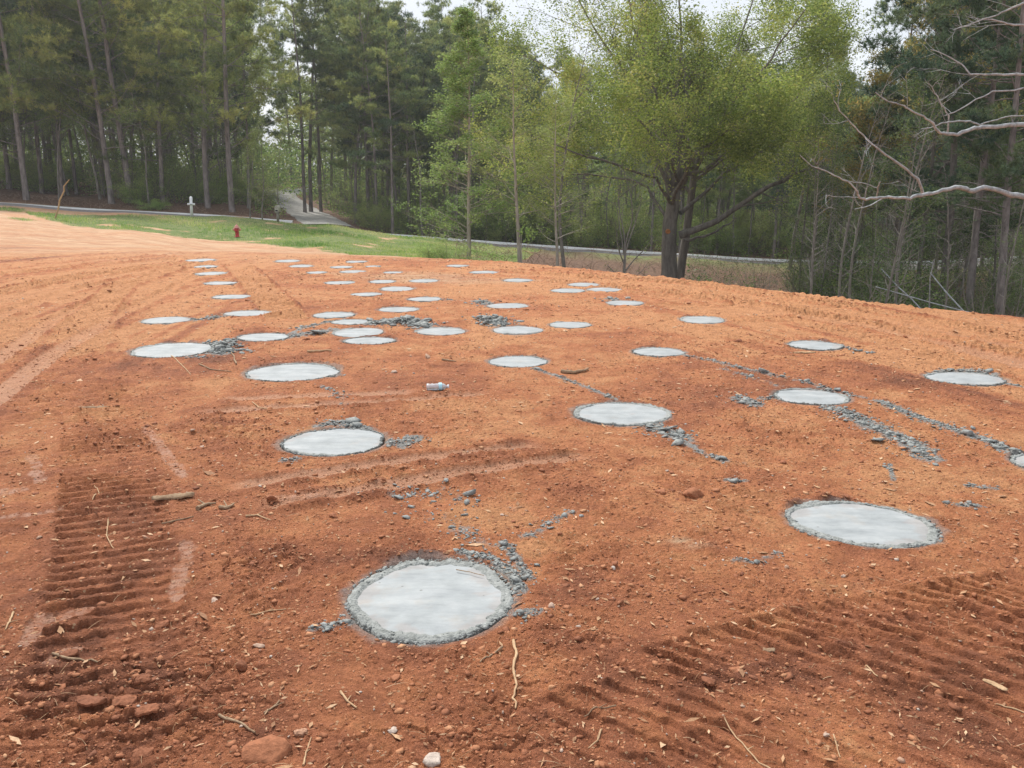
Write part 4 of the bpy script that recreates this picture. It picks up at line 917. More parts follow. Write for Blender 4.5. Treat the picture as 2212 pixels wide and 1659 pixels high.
# crumpled bottle
M['plastic'], n, b = newmat('clear_plastic'); b.inputs['Base Color'].default_value = (.86, .89, .93, 1); b.inputs['Roughness'].default_value = .12
b.inputs['Transmission Weight'].default_value = .55; b.inputs['Specular IOR Level'].default_value = .8
M['blue_label'], n, b = newmat('pale_blue_label'); b.inputs['Base Color'].default_value = (.42, .68, .78, 1); b.inputs['Roughness'].default_value = .35
M['cap'], n, b = newmat('bottle_cap_plastic'); b.inputs['Base Color'].default_value = (.75, .76, .80, 1); b.inputs['Roughness'].default_value = .4
X, Y = G(945, 846); Zb = gz(X, Y); o = empty('plastic_bottle', (X, Y, Zb), 'crumpled clear plastic water bottle lying on the clay', 'bottle'); o.rotation_euler = (0, 0, .12)
def lathe_x(mb, prof, k=20, crush=0.0, z0=.03, cv=.5):
    vs = [];
    for i, (x, r) in enumerate(prof):
        for j in range(k):
            q = 6.28318 * j / k; rr_ = r * (1 + crush * math.sin(i * 2.3 + j * 1.1) * .5 + crush * random.uniform(-.4, .4)); vs.append((x, rr_ * math.cos(q), z0 + rr_ * math.sin(q) * (1 - crush)))
    n_ = len(prof); mb.add(vs, [(i * k + j, i * k + (j + 1) % k, (i + 1) * k + (j + 1) % k, (i + 1) * k + j) for i in range(n_ - 1) for j in range(k)], cv)
    for i0, x in ((0, prof[0][0]), ((n_ - 1) * k, prof[-1][0])): mb.add([(x, 0, z0)] + vs[i0:i0 + k], [(0, 1 + j, 1 + (j + 1) % k) for j in range(k)], cv)
mb = MB(); lathe_x(mb, [(-.085, .02), (-.083, .030), (-.07, .032), (-.055, .029), (-.045, .032), (-.03, .029), (-.015, .032), (0, .029), (.015, .031), (.03, .031), (.05, .027), (.062, .019), (.070, .012), (.078, .0115)], 20, .16); mb.build('bottle_body', M['plastic'], o, smooth=False)
mb = MB(); lathe_x(mb, [(.010, .0335), (.016, .0345), (.030, .0345), (.036, .0335)], 20, .08); mb.build('label_band', M['blue_label'], o)
mb = MB(); lathe_x(mb, [(.078, .0145), (.079, .015), (.090, .015), (.091, .013)], 18, 0); mb.build('cap', M['cap'], o)
# stick poking up at far left
Pa = AT(118, 475, 43); mb = MB(); zb = gz(Pa[0], Pa[1])
pts = [AT(118, 475, 43), AT(126, 452, 43), AT(129, 432, 43), AT(139, 412, 42.8), AT(138, 402, 42.8), AT(150, 388, 42.6)]
pts[0] = (pts[0][0], pts[0][1], zb - .05); org = pts[0]
mb.tube([(p[0] - org[0], p[1] - org[1], p[2] - org[2]) for p in pts], [.045, .042, .040, .035, .03, .018], 7, cap=True)
o = mb.build('branch_stake', M['pale_stick'], smooth=True); o.location = org; tag(o, 'tall crooked stick stuck upright at the edge of the grass', 'stick')
# ------------------------------------------------------------------ hydrant, post, mailbox, far car
def lathe(mb, prof, k=20, c=(0, 0), cv=.5, ax='z', o=(0, 0, 0)):
    vs = []
    for (z, r) in prof:
        for j in range(k):
            q = 6.28318 * j / k; p = (r * math.cos(q), r * math.sin(q), z)
            if ax == 'x': p = (z, r * math.cos(q), r * math.sin(q))
            if ax == 'y': p = (r * math.cos(q), z, r * math.sin(q))
            vs.append((p[0] + o[0], p[1] + o[1], p[2] + o[2]))
    n_ = len(prof); mb.add(vs, [(i * k + j, i * k + (j + 1) % k, (i + 1) * k + (j + 1) % k, (i + 1) * k + j) for i in range(n_ - 1) for j in range(k)], cv)
    for e in (0, n_ - 1):
        c_ = {'z': (0, 0, prof[e][0]), 'x': (prof[e][0], 0, 0), 'y': (0, prof[e][0], 0)}[ax]
        mb.add([(c_[0] + o[0], c_[1] + o[1], c_[2] + o[2])] + vs[e * k:e * k + k], [(0, 1 + j, 1 + (j + 1) % k) for j in range(k)], cv)
def paint(name, c, rough=.5, var=.15):
    m, n, b = newmat(name); t, r = noise_col(n, [tuple(v * (1 - var) for v in c), c, tuple(min(1, v * (1 + var)) for v in c)], 9, 5, objpos(n)); n.links.new(r.outputs[0], b.inputs['Base Color']); b.inputs['Roughness'].default_value = rough; return m
M['hyd'] = paint('red_paint', (.50, .045, .055), .45); M['hydtop'] = paint('faded_red_paint', (.62, .27, .24), .6); M['white'] = paint('white_paint', (.80, .81, .82), .5, .05)
M['dark'] = paint('shade_and_tyre_black', (.015, .015, .015), .8); M['beige'] = paint('weathered_beige_plastic', (.46, .44, .37), .5); M['tanpost'] = paint('grey_wood_post', (.27, .25, .20), .9)
Yh = 41.5; X = XW(504, Yh); o = empty('fire_hydrant', (X, Yh, gz(X, Yh)), 'red fire hydrant with a faded pink bonnet at the edge of the grass', 'fire hydrant'); o.scale = (.8, .8, .8)
mb = MB(); lathe(mb, [(0, .16), (.04, .16), (.045, .11), (.10, .105), (.42, .105), (.50, .12), (.52, .12)], 20); mb.build('barrel', M['hyd'], o, True)
mb = MB(); lathe(mb, [(.52, .165), (.56, .165), (.565, .13), (.62, .12), (.67, .085), (.695, .045), (.70, .03), (.76, .028), (.765, .012)], 20); mb.build('bonnet', M['hydtop'], o, True)
for s in (-1, 1):
    mb = MB(); lathe(mb, [(s * .08, .055), (s * .16, .055), (s * .162, .07), (s * .215, .07), (s * .217, .03), (s * .25, .03)], 14, ax='x', o=(0, 0, .44)); mb.build('side_outlet', M['hydtop'], o)
mb = MB(); lathe(mb, [(-.08, .075), (-.16, .075), (-.162, .09), (-.21, .09), (-.212, .03), (-.24, .03)], 14, ax='y', o=(0, 0, .38)); mb.build('front_outlet', M['hyd'], o)
Yp = 51; X = XW(408, Yp); z = gz(X, Yp); o = empty('marker_post', (X, Yp, z), 'white square post with a short white crossboard by the road', 'post'); o.rotation_euler = (0, .03, .25)
mb = MB(); mb.box((0, 0, .54), (.15, .15, 1.12)); mb.add([(-.075, -.075, 1.10), (.075, -.075, 1.10), (.075, .075, 1.10), (-.075, .075, 1.10), (0, 0, 1.15)], [(0, 1, 4), (1, 2, 4), (2, 3, 4), (3, 0, 4)]); mb.build('post', M['white'], o)
mb = MB(); mb.box((.01, -.115, .70), (.42, .075, .12)); mb.build('crossboard', M['white'], o)
mb = MB(); mb.box((.0, -.158, .705), (.14, .008, .05)); mb.build('number_plate', paint('grey_plate', (.35, .38, .42)), o)
Ym = 51.5; X = XW(596, Ym); z = gz(X, Ym); o = empty('mailbox', (X, Ym, z), 'beige mailbox with a rounded top and a dark open slot on a grey post', 'mailbox')
mb = MB(); mb.box((-.02, 0, .28), (.12, .12, .60)); mb.build('post', M['tanpost'], o)
def archbox(w_, h0, h1, d0, d1, t=0):
    prof = [(-w_ / 2, h0)] + [(-w_ / 2 * math.cos(a), h1 + w_ / 2 * math.sin(a)) for a in np.linspace(0, math.pi, 13)] + [(w_ / 2, h0)]
    K = len(prof); vs = [(x, d0, z_) for x, z_ in prof] + [(x, d1, z_) for x, z_ in prof]
    return vs, [(i, (i + 1) % K, (i + 1) % K + K, i + K) for i in range(K)], K
mb = MB(); vs, fs, K = archbox(.22, .58, .86, -.25, .25); mb.add(vs, fs); mb.add(vs[:K], [tuple(range(K))[::-1]]); mb.add(vs[K:], [tuple(range(K))]); mb.build('box_body', M['beige'], o)
mb = MB(); lathe(mb, [(-.252, .062), (-.262, .060)], 18, ax='y', o=(0, 0, .86)); mb.build('door_ring', M['tanpost'], o)
mb = MB(); lathe(mb, [(-.264, .035), (-.275, .03)], 14, ax='y', o=(0, 0, .86)); mb.build('door_badge', M['beige'], o)
mb = MB(); mb.box((0, -.257, .675), (.14, .012, .09)); mb.build('paper_slot_shade', M['dark'], o)  # solid dark block on the face stands in for the slot's inner shade
# pale parked car glimpsed between trunks far up the hill
Yc = 118; X = XW(697, Yc); z = gz(X, Yc); o = empty('parked_car', (X, Yc, z), 'white vehicle barely seen between the trunks beyond the driveway', 'car'); o.rotation_euler = (0, 0, .3)
mb = MB(); sec = [(-2.2, .35), (-2.25, .75), (-1.4, .95), (-.9, 1.42), (.9, 1.45), (1.7, .98), (2.25, .9), (2.3, .35)]
K = len(sec); vs = [(x, -.85, z_) for x, z_ in sec] + [(x, .85, z_) for x, z_ in sec]; mb.add(vs, [(i, (i + 1) % K, (i + 1) % K + K, i + K) for i in range(K)]); mb.add(vs[:K], [tuple(range(K))[::-1]]); mb.add(vs[K:], [tuple(range(K))]); mb.build('body', M['white'], o)
mb = MB(); mb.add([(-1.2, -.86, .98), (-.85, -.86, 1.36), (.85, -.86, 1.38), (1.4, -.86, 1.0)], [(0, 3, 2, 1)]); mb.build('window', M['dark'], o)
for wx in (-1.4, 1.4):
    for wy in (-.86, .70):
        mb = MB(); lathe(mb, [(0, .33), (.16, .33)], 16, ax='y', o=(wx, wy, .33)); mb.build('wheel', M['dark'], o)
# ------------------------------------------------------------------ trees
def rdir(d, ang, rnd=random):
    d = Vector(d).normalized(); a = d.orthogonal().normalized(); b_ = d.cross(a); q = rnd.uniform(0, 6.283)
    return (d * math.cos(ang) + (a * math.cos(q) + b_ * math.sin(q)) * math.sin(ang)).normalized()
def limb(mb, p, d, L, r0, r1, ns, wander, trop, k=5):
    p = Vector(p); d = Vector(d).normalized(); pts = [p.copy()]; st = L / ns
    for i in range(ns):
        d = (d + Vector((random.gauss(0, wander), random.gauss(0, wander), random.gauss(0, wander) + trop))).normalized(); p = p + d * st; pts.append(p.copy())
    mb.tube(pts, [r0 + (r1 - r0) * (i / ns) ** .8 for i in range(ns + 1)], k); return pts
def at_t(pts, t):
    f = t * (len(pts) - 1); i = min(int(f), len(pts) - 2); return pts[i].lerp(pts[i + 1], f - i), (pts[i + 1] - pts[i]).normalized()
def ramify(mb, pts, L, r, lvl, spec, leaves):
    nch, ratio, ang, t0, trop, wander = spec[lvl]
    for c in range(nch):
        t = t0 + (1 - t0) * (c + random.random()) / nch; p, d = at_t(pts, min(t, .999))
        l = L * ratio * random.uniform(.65, 1.25) * (1.15 - .5 * t); rc = max(r * (1 - .7 * t) * .6, .004)
        dd = rdir(d, ang * random.uniform(.6, 1.3)); last = lvl == len(spec) - 1
        q = limb(mb, p, dd, l, rc, rc * .35, 3 if last else 5, wander, trop, 3 if lvl > 0 else 4)
        if last: leaves += [tuple(at_t(q, random.uniform(.2, 1))[0]) for _ in range(2)] + [tuple(q[-1])]
        else: ramify(mb, q, l, rc, lvl + 1, spec, leaves)
def leafcloud(mb, pts, per, size, spread, wr=.55, droop=0.0):
    P_ = np.array(pts); N0 = len(P_); N = N0 * per
    c = np.repeat(P_, per, 0) + RNG.normal(0, spread, (N, 3)); cvc = np.repeat(np.clip(RNG.normal(.5, .17, N0) + .75 * fbm(P_[:, 0] * .9 + P_[:, 1] * .4, P_[:, 2] * 1.1 + P_[:, 1] * .5, 3, 55), 0, 1), per)
    a = RNG.normal(0, 1, (N, 3)); a[:, 2] *= .6; a[:, 2] -= droop; a /= np.linalg.norm(a, axis=1)[:, None]
    b_ = np.cross(a, RNG.normal(0, 1, (N, 3))); b_ /= np.linalg.norm(b_, axis=1)[:, None] + 1e-9
    s = (size * RNG.uniform(.55, 1.3, N))[:, None]; w_ = s * wr
    v = np.stack([c, c + a * s * .5 + b_ * w_ * .5, c + a * s, c + a * s * .5 - b_ * w_ * .5], 1)
    mb.add(v.reshape(-1, 3), np.arange(N * 4).reshape(-1, 4), np.repeat(np.clip(cvc + RNG.normal(0, .13, N), 0, 1), 4))
def tufts(mb, pts, dirs, per, ln, wd, cvb):
    P_ = np.array(pts); D = np.array(dirs); N0 = len(P_); N = N0 * per
    c = np.repeat(P_, per, 0); d = np.repeat(D, per, 0) * .55 + RNG.normal(0, .62, (N, 3)); d[:, 2] += .12; d /= np.linalg.norm(d, axis=1)[:, None]
    c = c - np.repeat(D, per, 0) * RNG.uniform(0, .35, (N, 1)) * ln
    b_ = np.cross(d, RNG.normal(0, 1, (N, 3))); b_ /= np.linalg.norm(b_, axis=1)[:, None] + 1e-9
    L = ln * RNG.uniform(.6, 1.15, (N, 1)); v = np.stack([c + b_ * wd * .5, c - b_ * wd * .5, c + d * L], 1)
    mb.add(v.reshape(-1, 3), np.arange(N * 3).reshape(-1, 3), np.repeat(np.clip(np.repeat(np.array(cvb), per) + RNG.normal(0, .12, N), 0, 1), 3))
def make_pine(H, r0, cb, blen, nb, shape, tper=18, tcount=11, needle='needle', ln=.30, dead=14, lean=.0, pad=.8):
    mbT = MB(); mbC = MB(); p = Vector((0, 0, -.3)); d = Vector((lean, random.uniform(-.02, .02), 1)).normalized(); pts = [p.copy()]; ns = 14; dd = d.copy()
    for i in range(ns):
        dd = (dd + Vector((random.gauss(0, .022) - lean * .07, random.gauss(0, .022), .05))).normalized(); p = p + dd * ((H + .3) / ns); pts.append(p.copy())
    rad = [r0 * (1.25 if i == 0 else 1) * (1 - .86 * (i / ns) ** 1.25) for i in range(ns + 1)]; mbT.tube(pts, rad, 9)
    TP, TD, CV = [], [], []
    for c in range(nb):
        t = cb + (1 - cb) * ((c + random.random()) / nb) ** .9; pb, tg = at_t(pts, min(t, .995)); s = (t - cb) / (1 - cb)
        prof = {'edge': (1 - s * .80) * (.75 + .5 * random.random()), 'round': math.sqrt(max(0.05, 1 - (s * 1.0 - .25) ** 2 / .62)) * (.6 + .6 * random.random())}[shape]
        l = blen * prof; a = random.uniform(0, 6.283); el = random.uniform(-.15, .35) + .55 * s
        bd = Vector((math.cos(a) * math.cos(el), math.sin(a) * math.cos(el), math.sin(el)))
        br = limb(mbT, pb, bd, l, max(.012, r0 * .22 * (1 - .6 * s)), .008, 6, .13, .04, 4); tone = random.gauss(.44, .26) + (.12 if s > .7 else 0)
        npad = 1 if l < 1.1 else (2 if l < 2.2 else random.choice([3, 4]))
        for q in range(npad):
            u = 1.0 if q == 0 else random.uniform(.42, .92); pp, td = at_t(br, min(u, .999)); side = rdir(td, random.uniform(.5, 1.1)) if q else td.copy(); side.z = abs(side.z) * .4
            e = pp + side * l * .2 * random.uniform(.4, 1.1); mbT.tube([pp, e], [.014, .008], 3); R_ = pad * random.uniform(.6, 1.15); tn = tone + random.gauss(0, .08)
            for g in range(tcount):
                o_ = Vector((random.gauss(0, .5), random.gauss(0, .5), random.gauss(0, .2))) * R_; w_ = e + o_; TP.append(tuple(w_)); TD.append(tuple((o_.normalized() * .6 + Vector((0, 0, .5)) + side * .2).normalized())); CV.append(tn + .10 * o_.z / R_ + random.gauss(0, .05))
                if g < 4: mbT.tube([e, w_], [.008, .004], 3)
    for c in range(dead):
        t = random.uniform(.22, cb + .1); pb, tg = at_t(pts, t); a = random.uniform(0, 6.283)
        br = limb(mbT, pb, (math.cos(a), math.sin(a), random.uniform(-.3, .3)), random.uniform(.5, blen * .7), r0 * .10, .004, 5, .2, .0, 3)
        if random.random() < .7: ramify(mbT, br, 1.4, r0 * .08, 0, [(3, .5, .9, .3, 0, .2)], [])
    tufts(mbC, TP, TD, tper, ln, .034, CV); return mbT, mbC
def make_tree(name, mbT, mbC, bark, leaf):
    o = bpy.data.objects.new(name, None); SC.collection.objects.link(o); o.empty_display_size = .5
    mbT.build('trunk', M[bark], o, smooth=True)
    if mbC is not None and mbC.n: mbC.build('crown', M[leaf], o)
    return o
PROTO = {}
def proto(key, name, *a): PROTO[key] = make_tree(name, *a); PROTO[key]['_used'] = 0
for k in range(3):
    T, C_ = make_pine(20, .19, (.13, .17, .20)[k], 5.0, 46, 'edge', 17, 15, ln=.36, pad=1.0, dead=16, lean=(-.03, .02, .05)[k]); proto('edge%d' % k, 'pine_tree', T, C_, 'pine_bark', 'needle_front')
for k in range(4):
    T, C_ = make_pine(18, .15, (.30, .40, .26, .46)[k], 2.8, 52, 'round', 17, 12, ln=.32, pad=.62, dead=16); proto('mid%d' % k, 'pine_tree', T, C_, 'pine_bark', 'needle')
for k in range(3):
    T, C_ = make_pine(18, .17, (.22, .34, .30)[k], 3.3, 54, 'round', 17, 13, ln=.30, dead=24, pad=.75); proto('dark%d' % k, 'pine_tree', T, C_, 'pine_bark', 'needle_dark')
def slender(H, r0, nb, blen, cb, spec, per, size, spread, wander=.03, asc=.6, tip=.25):
    T = MB(); C_ = MB(); lv = []; p = Vector((0, 0, -.2)); pts = [p.copy()]; d = Vector((random.uniform(-1, 1) * wander * .8, random.uniform(-1, 1) * wander * .8, 1)); ns = 14
    for i in range(ns): d = (d + Vector((random.gauss(0, wander), random.gauss(0, wander), .08))).normalized(); p = p + d * (H + .2) / ns; pts.append(p.copy())
    T.tube(pts, [r0 * (1.2 if i == 0 else 1) * (1 - .93 * (i / ns)) for i in range(ns + 1)], 8)
    for c in range(nb):
        t = cb + (1 - cb) * (c + random.random()) / nb; pb, tg = at_t(pts, min(t, .99)); s = (t - cb) / (1 - cb); l = blen * (1 - (1 - tip) * s) * random.uniform(.6, 1.15); a = random.uniform(0, 6.283)
        br = limb(T, pb, (math.cos(a), math.sin(a), asc * random.uniform(.5, 1.4)), l, r0 * .28 * (1 - .6 * s), .005, 6, .10, .05, 4); ramify(T, br, l, r0 * .2, 0, spec, lv)
    if per: leafcloud(C_, lv, per, size, spread)
    return T, C_
T, C_ = slender(13, .085, 72, 2.4, .13, [(6, .42, .7, .25, .03, .12), (4, .45, .7, .2, .02, .1)], 4, .085, .09, .008, .55, .12); proto('gum', 'sweetgum_tree', T, C_, 'pale_bark', 'fresh_leaf')
for k in range(2):
    T, C_ = slender(9, .05, 40, 1.7, .2, [(5, .42, .7, .25, .02, .12)], 8, .062, .11, .05); proto('sap%d' % k, 'sapling', T, C_, 'grey_bark', ('pale_leaf', 'thicket_leaf')[k])
for k in range(3):
    T, C_ = slender(15, .10, 34, 2.6, .4, [(5, .42, .7, .25, .03, .12), (4, .45, .7, .2, .02, .1)], 10, .09, .15, .04); proto('wood%d' % k, 'broadleaf_tree', T, C_, 'grey_bark', ('pale_leaf', 'fresh_leaf', 'under_leaf')[k])
T, C_ = slender(11, .075, 30, 1.9, .38, [(4, .42, .7, .25, .02, .12), (2, .4, .7, .3, .02, .1)], 8, .07, .12, .012); proto('slim', 'slim_tree', T, C_, 'pale_bark', 'pale_leaf')
T, C_ = slender(13, .085, 26, 2.2, .35, [(4, .42, .8, .25, .03, .14), (3, .45, .8, .2, .02, .12)], 0, .1, .1, .05); proto('bare', 'bare_tree', T, C_, 'grey_bark', 'pale_leaf')
def shrub(H, W, n_, per, size):
    T = MB(); C_ = MB(); lv = []
    for c in range(n_):
        a = random.uniform(0, 6.283); e = random.uniform(.5, 1.4); l = H * random.uniform(.6, 1.1); br = limb(T, (random.gauss(0, W * .15), random.gauss(0, W * .15), -.1), (math.cos(a) * W / H, math.sin(a) * W / H, e), l, .018, .006, 5, .12, .03, 4)
        ramify(T, br, l * .8, .012, 0, [(5, .45, .8, .15, .02, .15), (3, .4, .8, .2, .0, .1)], lv)
    leafcloud(C_, lv, per * 2, size * .62, .10); return T, C_
for k, (lf, h_) in enumerate((('under_leaf', 2.2), ('under_leaf', 3.4), ('fresh_leaf', 1.6), ('pale_leaf', 2.6), ('thicket_leaf', 2.4), ('thicket_leaf', 3.6))):
    T, C_ = shrub(h_, h_ * .6, 15, 6, .10); o = make_tree('shrub', T, C_, 'twig', lf); o.children[0].name = 'stems'; o.children[1].name = 'foliage'; PROTO['shrub%d' % k] = o; o['_used'] = 0
T, C_ = shrub(3.2, 1.6, 16, 0, .1) if False else (MB(), None)
for c in range(18):
    a = random.uniform(0, 6.283); br = limb(T, (random.gauss(0, .4), random.gauss(0, .4), -.1), (math.cos(a) * .4, math.sin(a) * .4, 1), random.uniform(1.5, 3.6), .02, .005, 7, .16, -.03, 4); ramify(T, br, 1.6, .012, 0, [(5, .5, .8, .2, -.01, .2), (2, .5, .8, .2, 0, .2)], [])
PROTO['brush'] = make_tree('bare_bush', T, None, 'twig', None); PROTO['brush'].children[0].name = 'stems'; PROTO['brush']['_used'] = 0
def place(key, X, Y, sc, rz, label, cat, group=None, dz=-.1, rx=0, ry=0):
    pr = PROTO[key]; z = gz(X, Y) + dz
    if not pr['_used']:
        pr['_used'] = 1; o = pr; o.location = (X, Y, z); o.rotation_euler = (rx, ry, rz); o.scale = sc if hasattr(sc, '__len__') else (sc, sc, sc); tag(o, label, cat, group)
    else: o = dup(pr, (X, Y, z), rz, sc, label, group, rx, ry); o['category'] = cat; o['_used'] = 1
    return o
def toprow(xd): return float(np.interp(xd, [0, 300, 560, 585, 610, 640, 800, 860, 900, 960, 1050, 1100, 1160, 1780, 1840, 1930, 1990, 2080, 2212], [-260, -200, -90, 60, 60, -40, -30, 20, 55, 15, 20, 80, 110, 120, 190, 190, 60, -60, -160]))
def hfor(xd, Y, row): return zrow(Y, row) - gz(XW(xd, Y), Y)
PH = {'edge': 20, 'mid': 18, 'dark': 18}
# named front pines: survey x, depth, proto, top row, trunk girth factor, label
FP = [
 (52, 61, 'edge0', -330, 1.0, 'dark leaning pine at the far left with its foot on the road bank'),
 (88, 66, 'mid1', -260, 1.0, 'thin straight pine just right of the far left leaning one'),
 (18, 67, 'mid0', -300, 1.0, 'slim pine cut by the left edge of the view'),
 (236, 62, 'edge1', -300, .85, 'pale grey trunked pine left of the leaning dark one'),
 (278, 63, 'edge2', -320, 1.15, 'leaning reddish pine behind the low evergreen bushes'),
 (222, 69, 'mid2', -250, .9, 'thin dark pine between the far left pair and the pale grey one'),
 (445, 63, 'edge0', -260, 1.0, 'straight pine standing right behind the white post'),
 (497, 62, 'edge1', -280, 1.1, 'sturdy pine right of the white post with low drooping boughs'),
 (655, 73, 'mid0', -40, 1.1, 'left pine of the tight clump beside the driveway'),
 (668, 75, 'mid1', -60, 1.2, 'middle pine of the tight clump beside the driveway'),
 (690, 76, 'mid3', -30, 1.0, 'right pine of the tight clump beside the driveway'),
 (765, 68, 'mid2', -10, 1.1, 'dark bent trunked pine right of the driveway mouth'),
 (792, 70, 'mid3', -20, 1.1, 'straight pine second right of the driveway mouth'),
 (812, 66, 'mid0', 10, .9, 'pine third right of the driveway mouth with a low yellow green bough'),
 (836, 72, 'mid1', 15, 1.0, 'pine fourth right of the driveway mouth'),
 (858, 69, 'mid2', 30, 1.0, 'pine left of the crooked dark limbed one'),
 (882, 67, 'dark1', 45, .9, 'crooked dark limbed pine left of the bright green tree'),
 (960, 78, 'mid3', 12, 1.0, 'tall pine whose crown tops out left of the bright green tree'),
 (1042, 80, 'mid1', 15, 1.0, 'tall pine whose round crown shows right behind the bright green tree'),
 (1095, 64, 'dark0', 110, 1.0, 'blackened pine trunk just behind the road right of the bright green tree'),
 (1255, 63, 'mid2', 160, 1.3, 'thick grey trunk behind the road left of the pruned tree'),
 (2058, 30, 'dark0', -300, 1.15, 'thick brown pine among the thicket on the right'),
 (2128, 27, 'dark1', -330, .95, 'tall pinkish pine trunk left of the pale grey one at the right edge'),
 (2196, 25, 'dark2', -350, .85, 'pale grey pine trunk at the right edge of the view'),
 (1955, 36, 'dark2', -60, .75, 'thin dark pine beyond the thicket left of the thick brown one'),
]
used = []
for xd, Y, key, row, gf, lab in FP:
    X = XW(xd, Y); Hh = hfor(xd, Y, row); s = Hh / PH[key[:-1]]
    place(key, X, Y, (s * .9 * gf if gf > 1 else s * .95, s * .9 * gf if gf > 1 else s * .95, s), random.uniform(0, 6.28), lab, 'pine tree', 'pine trees of the wood'); used.append((X, Y))
PROTO_DRV = np.array(DRV)
def okpos(X, Y, dmin):
    for a, b_ in used:
        if (X - a) ** 2 + (Y - b_) ** 2 < dmin * dmin: return False
    S, T, d, tot = poly_st(np.array([X]), np.array([Y]), DRV)
    if d[0] < 3.4: return False
    if 53 < Y < 60.5: return False
    return True
def in_gap(xd, Y): return 560 < xd < 640 and Y > 60 and Y < 100      # view up the driveway
cnt = 0; tries = 0; Rm = random.Random(11)
while cnt < 250 and tries < 14000:
    tries += 1; Y = 61 + 62 * Rm.random() ** 1.25; xd = Rm.uniform(-260, 2480); X = XW(xd, Y)
    if not okpos(X, Y, 1.7) or in_gap(xd, Y): continue
    if 1180 < xd < 1750 and Rm.random() < .35: continue
    row = toprow(xd) + Rm.uniform(0, 90); Hh = hfor(xd, Y, row)
    if Hh < 9: row = toprow(xd); Hh = max(9, hfor(xd, Y, row))
    Hh = min(Hh, 27); left = xd < 600; right = xd > 1650
    key = Rm.choice((['edge0', 'edge1', 'edge2'] if Y < 68 else ['mid0', 'mid2', 'dark0', 'dark1', 'mid1']) if left else (['dark0', 'dark1', 'dark2', 'mid1'] if right else ['mid0', 'mid1', 'mid2', 'mid3', 'mid1']))
    s = Hh / PH[key[:-1]]; lab, grp = (('tall pine in the deep wood behind the road on the left', 'pines of the left wood') if left else ('dark pine in the deep wood beyond the road on the right', 'pines of the right wood') if right else ('slim straight pine in the deep wood behind the centre', 'pines of the centre wood'))
    place(key, X, Y, (min(s, 1.2) * Rm.uniform(.8, 1.1), min(s, 1.2) * Rm.uniform(.8, 1.1), s), Rm.uniform(0, 6.28), lab, 'pine tree', grp); used.append((X, Y)); cnt += 1
# pines on the near right, before the road
cnt = 0; tries = 0
while cnt < 20 and tries < 4000:
    tries += 1; Y = Rm.uniform(27, 52); xd = Rm.uniform(1900, 2560); X = XW(xd, Y)
    if not okpos(X, Y, 2.2): continue
    Hh = hfor(xd, Y, toprow(min(xd, 2212)) + Rm.uniform(0, 60)); Hh = min(max(Hh, 8), 20); key = Rm.choice(['dark0', 'dark1', 'dark2']); s = Hh / 18
    place(key, X, Y, (.62 * Rm.uniform(.8, 1.2), .62 * Rm.uniform(.8, 1.2), s), Rm.uniform(0, 6.28), 'dark pine crowding behind the right hand thicket', 'pine tree', 'pines behind the right thicket'); used.append((X, Y)); cnt += 1
# broadleaf and bare trees inside the wood
cnt = 0; tries = 0
while cnt < 240 and tries < 14000:
    tries += 1; Y = 61 + 48 * Rm.random() ** 1.2; xd = Rm.uniform(-150, 2350); X = XW(xd, Y)
    if not okpos(X, Y, 1.2) or in_gap(xd, Y): continue
    mid = 680 < xd < 1800; key = Rm.choice(['wood0', 'wood2', 'wood2', 'wood0', 'bare', 'sap0'] if not mid else ['wood0', 'wood2', 'bare', 'bare', 'bare', 'bare', 'sap0'])
    s = Rm.uniform(.42, .95) * (1.0 if key[:3] != 'sap' else 1.2); s = (s * 1.25, s * 1.25, s)
    lab = {'w': 'slender leafing broadleaf tree between the pines behind the road', 'b': 'leafless grey tree between the pines behind the road', 's': 'pale green sapling between the pines behind the road'}[key[0]]
    place(key, X, Y, s, Rm.uniform(0, 6.28), lab, {'w': 'tree', 'b': 'tree', 's': 'sapling'}[key[0]], {'w': 'broadleaf trees in the wood', 'b': 'leafless trees in the wood', 's': 'saplings in the wood'}[key[0]]); used.append((X, Y)); cnt += 1
# shrubs along the wood edge behind the road
cnt = 0; tries = 0
while cnt < 150 and tries < 9000:
    tries += 1; Y = 61.5 + 22 * Rm.random() ** 1.5; xd = Rm.uniform(-120, 2300); X = XW(xd, Y)
    S_, T_, d_, tt_ = poly_st(np.array([X]), np.array([Y]), DRV)
    if d_[0] < 3.0 or in_gap(xd, Y): continue
    if xd < 540 and Y < 64.5 and not 255 < xd < 330: continue
    key = Rm.choice(['shrub0', 'shrub1', 'shrub1', 'shrub3', 'shrub0', 'brush']); s = Rm.uniform(.7, 1.5)
    if key == 'brush': lab, cat, grp = 'bare twiggy bush at the foot of the wood behind the road', 'bush', 'bare bushes of the wood edge'
    else: lab, cat, grp = 'low leafy bush at the foot of the wood behind the road', 'bush', 'leafy bushes of the wood edge'
    place(key, X, Y, (s * 1.2, s * 1.2, s), Rm.uniform(0, 6.28), lab, cat, grp); cnt += 1
